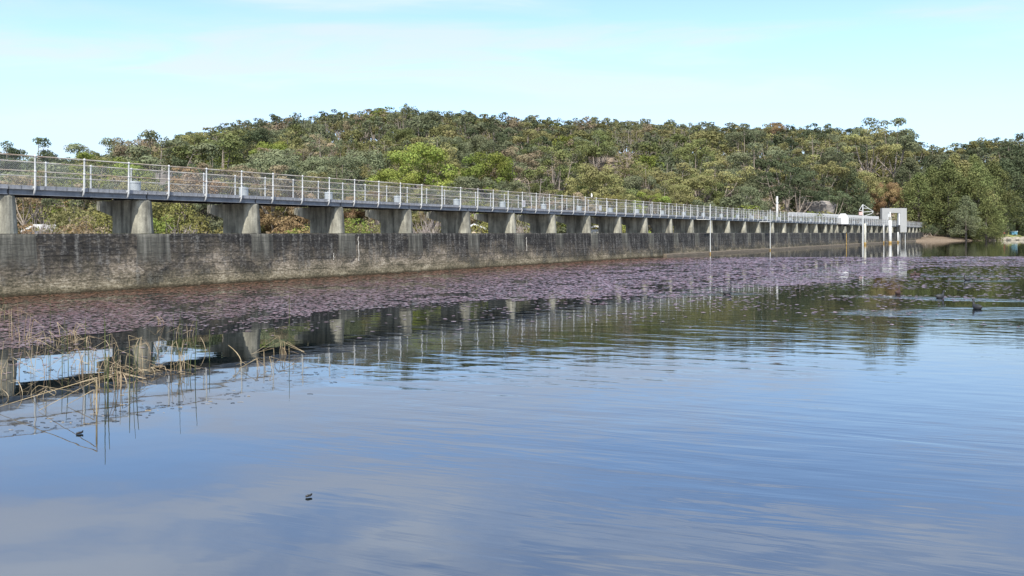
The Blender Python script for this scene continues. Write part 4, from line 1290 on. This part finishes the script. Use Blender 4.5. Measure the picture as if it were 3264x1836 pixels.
# person in red among the casuarinas
u = (3201 - 1632) / 2640; Y = lerp_tab(SHT, u) + 9; X = u * Y
t = thing('person', 'person in a red top standing beneath the rightmost casuarinas', 'person', (X, Y, ground_z(X, Y) + .02), 0.2)
def skin_body(parent, name, verts, edges, radii, mt, sub=1):
    me = bpy.data.meshes.new(name); me.from_pydata(verts, edges, [])
    o = bpy.data.objects.new(name, me); COL.objects.link(o); o.parent = parent
    md = o.modifiers.new('skin', 'SKIN')
    for i, r in enumerate(radii): me.skin_vertices[0].data[i].radius = (r, r)
    me.skin_vertices[0].data[0].use_root = True
    sb_ = o.modifiers.new('sub', 'SUBSURF'); sb_.levels = sub; sb_.render_levels = sub
    me.materials.append(mt); return o
vv = [(0, 0, .92), (.10, 0, .88), (.11, .02, .48), (.12, 0, .06), (.13, -.14, .03), (-.10, 0, .88), (-.11, -.03, .48), (-.12, .02, .06), (-.13, -.12, .03),
      (0, 0, 1.15), (0, 0, 1.38), (0, 0, 1.50), (0, -.01, 1.62), (0, -.01, 1.72), (.19, 0, 1.38), (.24, .02, 1.12), (.25, -.08, .88), (-.19, 0, 1.38), (-.25, .02, 1.12), (-.24, -.08, .88)]
ee = [(0,1),(1,2),(2,3),(3,4),(0,5),(5,6),(6,7),(7,8),(0,9),(9,10),(10,11),(11,12),(12,13),(10,14),(14,15),(15,16),(10,17),(17,18),(18,19)]
rr_ = [.14,.085,.06,.042,.035,.085,.06,.042,.035,.13,.13,.052,.085,.07,.055,.042,.028,.055,.042,.028]
if hasattr(bpy.types, 'SkinModifier'):
    me = bpy.data.meshes.new('body')
    o = bpy.data.objects.new('body', me)
    me.from_pydata(vv, ee, []); COL.objects.link(o); o.parent = t
    o.modifiers.new('skin', 'SKIN')
    sv = me.skin_vertices[0].data if len(me.skin_vertices) else None
    if sv is None:
        bpy.context.view_layer.update()
        sv = me.skin_vertices[0].data if len(me.skin_vertices) else None
    if sv:
        for i, r in enumerate(rr_): sv[i].radius = (r, r)
        sv[0].use_root = True
    sb_ = o.modifiers.new('sub', 'SUBSURF'); sb_.levels = 1; sb_.render_levels = 1
    me.materials.append(M_SKIN)
m = MB(); m.lathe([(.165, .86), (.17, 1.0), (.165, 1.15), (.19, 1.36), (.12, 1.46), (.07, 1.49)], k=14)
m.tube([(.19, 0, 1.41), (.235, .02, 1.2), (.25, 0, 1.08)], [.075, .07, .065], 10); m.tube([(-.19, 0, 1.41), (-.245, .02, 1.2), (-.25, 0, 1.08)], [.075, .07, .065], 10)
m.build('shirt', M_RED, t, True)
m = MB(); m.tube([(.09, 0, .90), (.11, .02, .48), (.12, 0, .10)], [.115, .08, .06], 10); m.tube([(-.09, 0, .90), (-.11, -.03, .48), (-.12, .02, .10)], [.115, .08, .06], 10); m.build('trousers', M_CLOTHD, t, True)
m = MB(); m.lathe([(.10, 1.62), (.108, 1.68), (.09, 1.76), (.04, 1.80)], (0, .01, 0), 12); m.build('hair', M_HAIR, t, True)

# ------------------------------------------------------------------ floating leaves
def tab(tb, x): return np.interp(x, [p[0] for p in tb], [p[1] for p in tb])
# near edge of the leaf field: distance from the camera line as a function of bearing, surveyed from the photo
LOW = [(0,872),(200,852),(400,832),(600,812),(800,788),(1000,768),(1200,756),(1400,748),(1600,752),(1750,742),(1900,722),(2100,712),(2250,695),(2300,672),(2576,672),(2800,672)]
UPP = [(0, 10), (1560, 10), (1640, 650), (1760, 648), (1900, 647), (2576, 645), (2800, 645)]
def edgeY(tb, u):   # bearing -> distance
    x = (u * 2640 + 1632) / 1.267
    y = tab(tb, x) * 1.267
    return 5412.0 / np.maximum(y - 741, 1e-3)
rng = np.random.default_rng(11)
def vnoise(x, y, sc, seed):
    r = np.random.default_rng(seed); G = r.random((128, 128))
    X = (x * sc) % 127; Y = (y * sc) % 127
    i = X.astype(int); j = Y.astype(int); fx = X - i; fy = Y - j
    fx = fx * fx * (3 - 2 * fx); fy = fy * fy * (3 - 2 * fy); i2 = (i + 1) % 128; j2 = (j + 1) % 128
    return (G[i, j] * (1 - fx) + G[i2, j] * fx) * (1 - fy) + (G[i, j2] * (1 - fx) + G[i2, j2] * fx) * fy
N0 = 640000
Yc = np.exp(rng.uniform(math.log(9.5), math.log(74), N0))       # density ~ 1/Y^... thinned below
uc = rng.uniform(-.72, .92, N0)
X = uc * Yc
q = -(X - P0.x) * DY + (Yc - P0.y) * DX
yl = edgeY(LOW, uc); yu = np.where((uc * 2640 + 1632) / 1.267 < 1500, 1e3, edgeY(UPP, uc))
wob = (vnoise(X, Yc, .8, 3) - .5) * 2.0 * (Yc / 25)
inside = (Yc > yl + wob) & (Yc < yu)
beyond = np.clip((Yc - (yl * .62)) / (yl * .38 + 1e-6), 0, 1)      # sparse fringe towards the camera
holes = vnoise(X, Yc, .55, 5) * .6 + vnoise(X, Yc, 1.7, 6) * .4
dens = np.where(inside, np.clip((holes - .24) * 3.2, 0.06, 1.0), 0)
fringe = np.clip((vnoise(X, Yc, .5, 8) - .30) * 1.6, 0, 1) * beyond ** 2.0 * .22
# extra sparse zone at the right where the birds swim
zr = (uc > .02) & (Yc > 17) & (Yc < 48) & ~inside
fringe = np.where(zr, np.maximum(fringe, .16 * np.clip((Yc - 17) / 12, 0, 1) * np.clip((vnoise(X, Yc, .35, 12) - .25) * 2.2, 0, 1)), fringe)
dens = np.where(inside, dens, fringe)
dens = np.where(((uc * 2640 + 1632) / 1.267 > 1500) & (Yc >= yu), 0, dens)
# distance to wall: leaves stop at the concrete; against it they pack tight
dens = np.where(q > -0.2, 0, dens)
near = (q > -2.6) & ((uc * 2640 + 1632) / 1.267 < 1560)
dens = np.where(near & (dens > 0), np.maximum(dens, .95), dens)
# area per sample ~ Y^2 * du * dlnY ; pad radius grows with Y so that the coverage stays about even
rad = 0.036 * (Yc / 14) ** .9 * rng.uniform(.75, 1.45, N0)
rad = np.clip(rad, .03, .15)
cover = (Yc ** 2 * (1.64 * math.log(74 / 9.5)) / N0)            # m2 per sample
want = .92 * dens                                                # coverage wanted
p = want * cover / (math.pi * rad ** 2 * .8)
sel = rng.random(N0) < p
X, Yc, rad, qs, uu = X[sel], Yc[sel], rad[sel], q[sel], uc[sel]
npad = len(X); K = 7
print('pads', npad)
ang = (np.arange(K) / K * 2 * math.pi)[None, :] + rng.uniform(0, 6.28, (npad, 1))
el = rng.uniform(.5, 1.0, (npad, 1)); rot = rng.uniform(0, 3.14, (npad, 1))
rx = rad[:, None] * np.cos(ang) * (1 + rng.uniform(-.12, .12, (npad, K))); ry = rad[:, None] * el * np.sin(ang)
dx = rx * np.cos(rot) - ry * np.sin(rot); dy = rx * np.sin(rot) + ry * np.cos(rot)
tx, ty = rng.normal(0, .05, (npad, 1)), rng.normal(0, .05, (npad, 1))
zz = .006 + rng.uniform(0, .004, (npad, 1)) + np.abs(dx * tx + dy * ty)
V = np.stack([X[:, None] + dx, Yc[:, None] + dy, zz], 2).reshape(-1, 3)
pur = np.array([.138, .079, .083]); org = np.array([.125, .065, .040]); dkp = np.array([.06, .045, .035]); pal = np.array([.20, .145, .155])
wn = np.clip((qs + 8.0) / 7.0, 0, 1) * (uu < .25)
h_ = rng.random(npad)
base = pur[None] * (1 - wn[:, None]) + org[None] * wn[:, None]
base = np.where((h_ < .2)[:, None], dkp[None] * (1 - .3 * wn[:, None]), base)
base = np.where((h_ > .86)[:, None] & (wn < .6)[:, None], pal[None], base)
base = base * rng.uniform(.6, 1.25, (npad, 1)); base *= (1 + np.clip((uu + .15) / .3, 0, 1)[:, None] * np.array([[.35, .28, .42]]))
colr = np.concatenate([base, np.ones((npad, 1))], 1)
mlp, t_, b_ = mat('water_shield_leaf')
at = N(t_, 'ShaderNodeAttribute'); at.attribute_name = 'col'
t_.links.new(at.outputs['Color'], b_.inputs['Base Color']); b_.inputs['Roughness'].default_value = .34
b_.inputs['Specular IOR Level'].default_value = .4
lp = link('floating_leaves', np_mesh('floating_leaves', V, K, mlp, col=np.repeat(colr, K, 0)))
tag(lp, 'carpet of small purple and reddish floating leaves on the lake', 'water plants', kind='stuff')

# ------------------------------------------------------------------ birds on the lake
def wpt(xp, yp):
    Y = 5412.0 / (yp - 741); return ((xp - 1632) / 2640 * Y, Y)
def coot(xp, yp, face, label, sc=1.0, neck=1.0, mt=None):
    x, y = wpt(xp, yp)
    t = thing('coot' if mt is None else 'duck', label, 'bird', (x, y, 0), face, 'water birds swimming among the floating leaves')
    t.scale = (sc * .85, sc, sc)
    m = MB()
    pts = [(-.21, 0, .095), (-.17, 0, .075), (-.10, 0, .06), (0, 0, .055), (.09, 0, .065), (.135, 0, .105), (.150, 0, .155 + .03 * neck), (.155, 0, .20 + .05 * neck), (.175, 0, .235 + .05 * neck), (.205, 0, .232 + .05 * neck), (.222, 0, .222 + .05 * neck)]
    m.tube(pts, [.012, .045, .085, .10, .088, .060, .036, .033, .040, .032, .014], 12)
    m.build('body', mt or M_COOT, t, True)
    m = MB(); m.tube([(.205, 0, .250 + .05 * neck), (.225, 0, .228 + .05 * neck), (.265, 0, .210 + .05 * neck)], [.014, .016, .003], 8); m.build('bill', M_BILL, t, True)
coot(3115, 985, 1.95, 'nearest black coot, upright with dark head turned away on the right', .85, 1.1)
coot(2996, 950, 0.1, 'black coot swimming right, second nearest of the birds', .85, .5)
coot(2862, 937, 0.7, 'dark bird with chestnut body left of the two nearest coots', .8, .5, M_BROWNB)
coot(2318, 938, 0.0, 'lone coot with white bill near the middle of the leaf field', .8, .5)
coot(3083, 894, 2.9, 'small distant coot with pale breast at the right', .8, .5)
coot(2908, 879, 0.2, 'chestnut duck, left one of the far pair', .8, .3, M_BROWNB)
coot(2925, 878, 3.0, 'chestnut duck, right one of the far pair', .8, .3, M_BROWNB)

# dark floating bits of bark
for (xp, yp, rot, lab) in [(255, 1384, .5, 'black floating scrap of bark below the reeds'), (985, 1586, .2, 'black floating scrap of bark alone on open water, nearest'), (32, 1152, -.6, 'black floating scrap of bark among reeds at the left edge')]:
    x, y = wpt(xp, yp); sc = y / 8.5
    t = thing('bark_scrap', lab, 'debris', (x, y, 0.004), rot, 'black scraps of bark on the lake')
    m = MB(); m.tube([(-.034 * sc, 0, .006), (-.01, .004, .010), (.012 * sc, .01, .010), (.024 * sc, .022, .014), (.026 * sc, .022, .026 * sc)], [.010 * sc, .013 * sc, .012 * sc, .010 * sc, .009 * sc], 7)
    m.build('stem', M_BLACKT, t)

# ------------------------------------------------------------------ reeds
rr = random.Random(23)
def stem(m, x, y, h, lean=(0, 0), r=.007, mi=0, bend=None):
    pts = [(x, y, -.35)]
    for k_ in range(1, 6):
        f_ = k_ / 5; pts.append((x + lean[0] * f_ * f_, y + lean[1] * f_ * f_, h * f_))
    rs = [r, r, r, r * .95, r * .8, r * .55]
    if bend:   # broken over: falls to a point bend=(dx,dy,z)
        top = Vector(pts[-1]); e = top + Vector((bend[0], bend[1], 0)); e.z = bend[2]
        pts += [top.lerp(e, .08), e]; rs = [r, r, r, r, r, r * .9, r * .75, r * .4]
    m.tube(pts, rs, 6, mi)
def reed_clump(xp, yp, n, label, green=.3, hmin=.15, hmax=.55, spread=.25, bent=.5):
    x, y = wpt(xp, yp)
    t = thing('reed_clump', label, 'reeds', (x, y, 0), 0, 'reed clumps in the shallows')
    mats_ = [M_REEDD, M_REEDG, M_REEDB]
    gm, dmm = MB(), MB()
    for i in range(n):
        a, b = rr.gauss(0, spread), rr.gauss(0, spread * .8)
        if rr.random() < green * .55:
            gm = MB(); stem(gm, a, b, rr.uniform(hmax * .7, hmax * 1.7), (rr.uniform(-.03, .03), rr.uniform(-.03, .03)), rr.uniform(.003, .0055)); gm.build('stem', M_REEDG, t)
        else:
            h = rr.uniform(hmin, hmax) * .85
            bd = None
            if rr.random() < bent:
                L_ = rr.uniform(.12, .5); an = rr.uniform(-.6, .6) + (math.pi if rr.random() < .5 else 0)
                bd = (L_ * math.cos(an), L_ * math.sin(an) * .7, max(.01, h - L_ * rr.uniform(.2, 1.0)))
            dmm = MB(); stem(dmm, a, b, h, (rr.uniform(-.10, .10), rr.uniform(-.06, .06)), rr.uniform(.0025, .0055), 0, bd); dmm.build('stem', M_REEDB if rr.random() < .3 else M_REEDD, t)
CL = [(15, 1010, 7, 'green and tan reeds at the far left edge, farthest back', .6, .3, .7, .25, .3),
      (60, 1085, 16, 'thick reed clump at the left edge over the leaf carpet', .3, .2, .7, .45, .4),
      (20, 1200, 14, 'tall yellowish reed clump at the left edge beside a bark scrap', .2, .3, .6, .25, .2),
      (140, 1095, 16, 'tangle of bent straw reeds right of the left edge clump', .15, .1, .35, .35, .8),
      (115, 1190, 8, 'sparse upright reeds standing in the bright sky reflection', .7, .2, .5, .35, .4),
      (250, 1092, 11, 'pale broken reeds over the leaf carpet beyond the bright reflection', .1, .12, .3, .28, .8),
      (265, 1190, 6, 'thin twiggy reeds inside the bright sky reflection', .3, .1, .3, .4, .5),
      (330, 1175, 14, 'straw reeds leaning together left of the pier reflection', .2, .15, .45, .25, .7),
      (430, 1130, 18, 'bushy tan reed clump on top of the pier reflection', .1, .15, .45, .3, .6),
      (345, 1240, 14, 'tall dark green reeds with long reflection, tallest group', .55, .2, .55, .2, .5),
      (470, 1185, 18, 'matted fallen tan reeds lying on the water by the dark reflection', .05, .04, .2, .35, 1.0),
      (580, 1180, 12, 'upright two-tone reed bunch right of the matted reeds', .4, .2, .6, .10, .3),
      (405, 1215, 12, 'low fallen reeds between the tall green reeds and the matted reeds', .05, .04, .18, .3, 1.0),
      (575, 1075, 7, 'small pinkish reeds over the purple leaves behind the two-tone bunch', .1, .2, .4, .10, .3),
      (905, 1130, 9, 'small isolated yellow reed tuft with a curled stem, rightmost clump', .1, .12, .35, .10, .6),
      (820, 1175, 5, 'broken reeds floating left of the isolated yellow tuft', 0, .05, .25, .25, .9),
      (520, 1035, 5, 'few short straw stems standing in purple leaves', 0, .12, .25, .12, .3),
      (160, 1260, 6, 'low broken reeds near the folded long reed', .1, .05, .2, .3, .8)]
for c in CL: reed_clump(c[0], c[1], c[2], c[3], *c[4:])
def reed(xp, yp, h, lab, green=True, lean=(0, 0), bend=None, r=.0055):
    x, y = wpt(xp, yp); m = MB(); stem(m, 0, 0, h, lean, r, 0, bend)
    o = m.build('reed', M_REEDG if green else M_REEDD, None, False, (x, y, 0)); tag(o, lab, 'reed')
reed(335, 1252, .92, 'tallest dark green reed with the longest reflection')
reed(345, 1250, .75, 'dark green reed just right of the tallest one', True, (.02, 0))
reed(622, 1181, .82, 'single slim green reed on open water right of the two-tone bunch', True, (.03, 0))
reed(922, 1105, .95, 'single slim green reed behind the isolated yellow tuft')
reed(668, 1150, .5, 'faint brown reed standing left of the middle of the dark reflection')
reed(309, 1322, .42, 'folded long reed lying down to the left edge, upper stalk', False, (0, 0), (-1.35, .25, .01), .0065)
reed(307, 1318, .38, 'folded reed lying below the longest folded one', False, (0, 0), (-.72, .12, .01), .006)
reed(300, 1290, .18, 'short folded reed right of the long folded reeds', False, (0, 0), (-.3, -.05, .01), .006)
reed(655, 1120, .25, 'straw reed leaning left above the dark reflection', False, (-.09, 0))
reed(770, 1160, .28, 'pale straw reed lying diagonally left of the bent peg reed', False, (-.24, .1), None, .007)
reed(820, 1178, .17, 'bent peg-shaped straw reed at the edge of the dark reflection', False, (0, 0), (-.28, 0, .01), .006)
reed(842, 1168, .26, 'short reddish reed standing at the edge of the blue reflection', False, (-.005, 0))

# drifting scraps of reed and weed
m = MB()
for i in range(330):
    k_ = rr.random()
    if k_ < .45: xp = rr.uniform(0, 640); yp = 1190 + rr.uniform(-10, 40) - xp * .03 + rr.gauss(0, 12)
    elif k_ < .8: xp = rr.uniform(0, 800); yp = 1370 - xp * .14 + rr.gauss(0, 14)
    else: xp = rr.uniform(600, 1100); yp = 1195 + rr.gauss(0, 18)
    x, y = wpt(xp, max(yp, 1120)); an = rr.uniform(-.5, .5); L_ = rr.uniform(.015, .08)
    m.tube([(x, y, .003), (x + L_ * .5 * math.cos(an), y + L_ * .5 * math.sin(an) + rr.uniform(-.02, .02), .005), (x + L_ * math.cos(an), y + L_ * math.sin(an), .002)], rr.uniform(.001, .003), 5, rr.choice([0, 1, 1, 1]))
o = m.build('floating_debris', [M_REEDD, M_BLACKT]); tag(o, 'scraps of reed and weed drifting on the calm water', 'debris', kind='stuff')
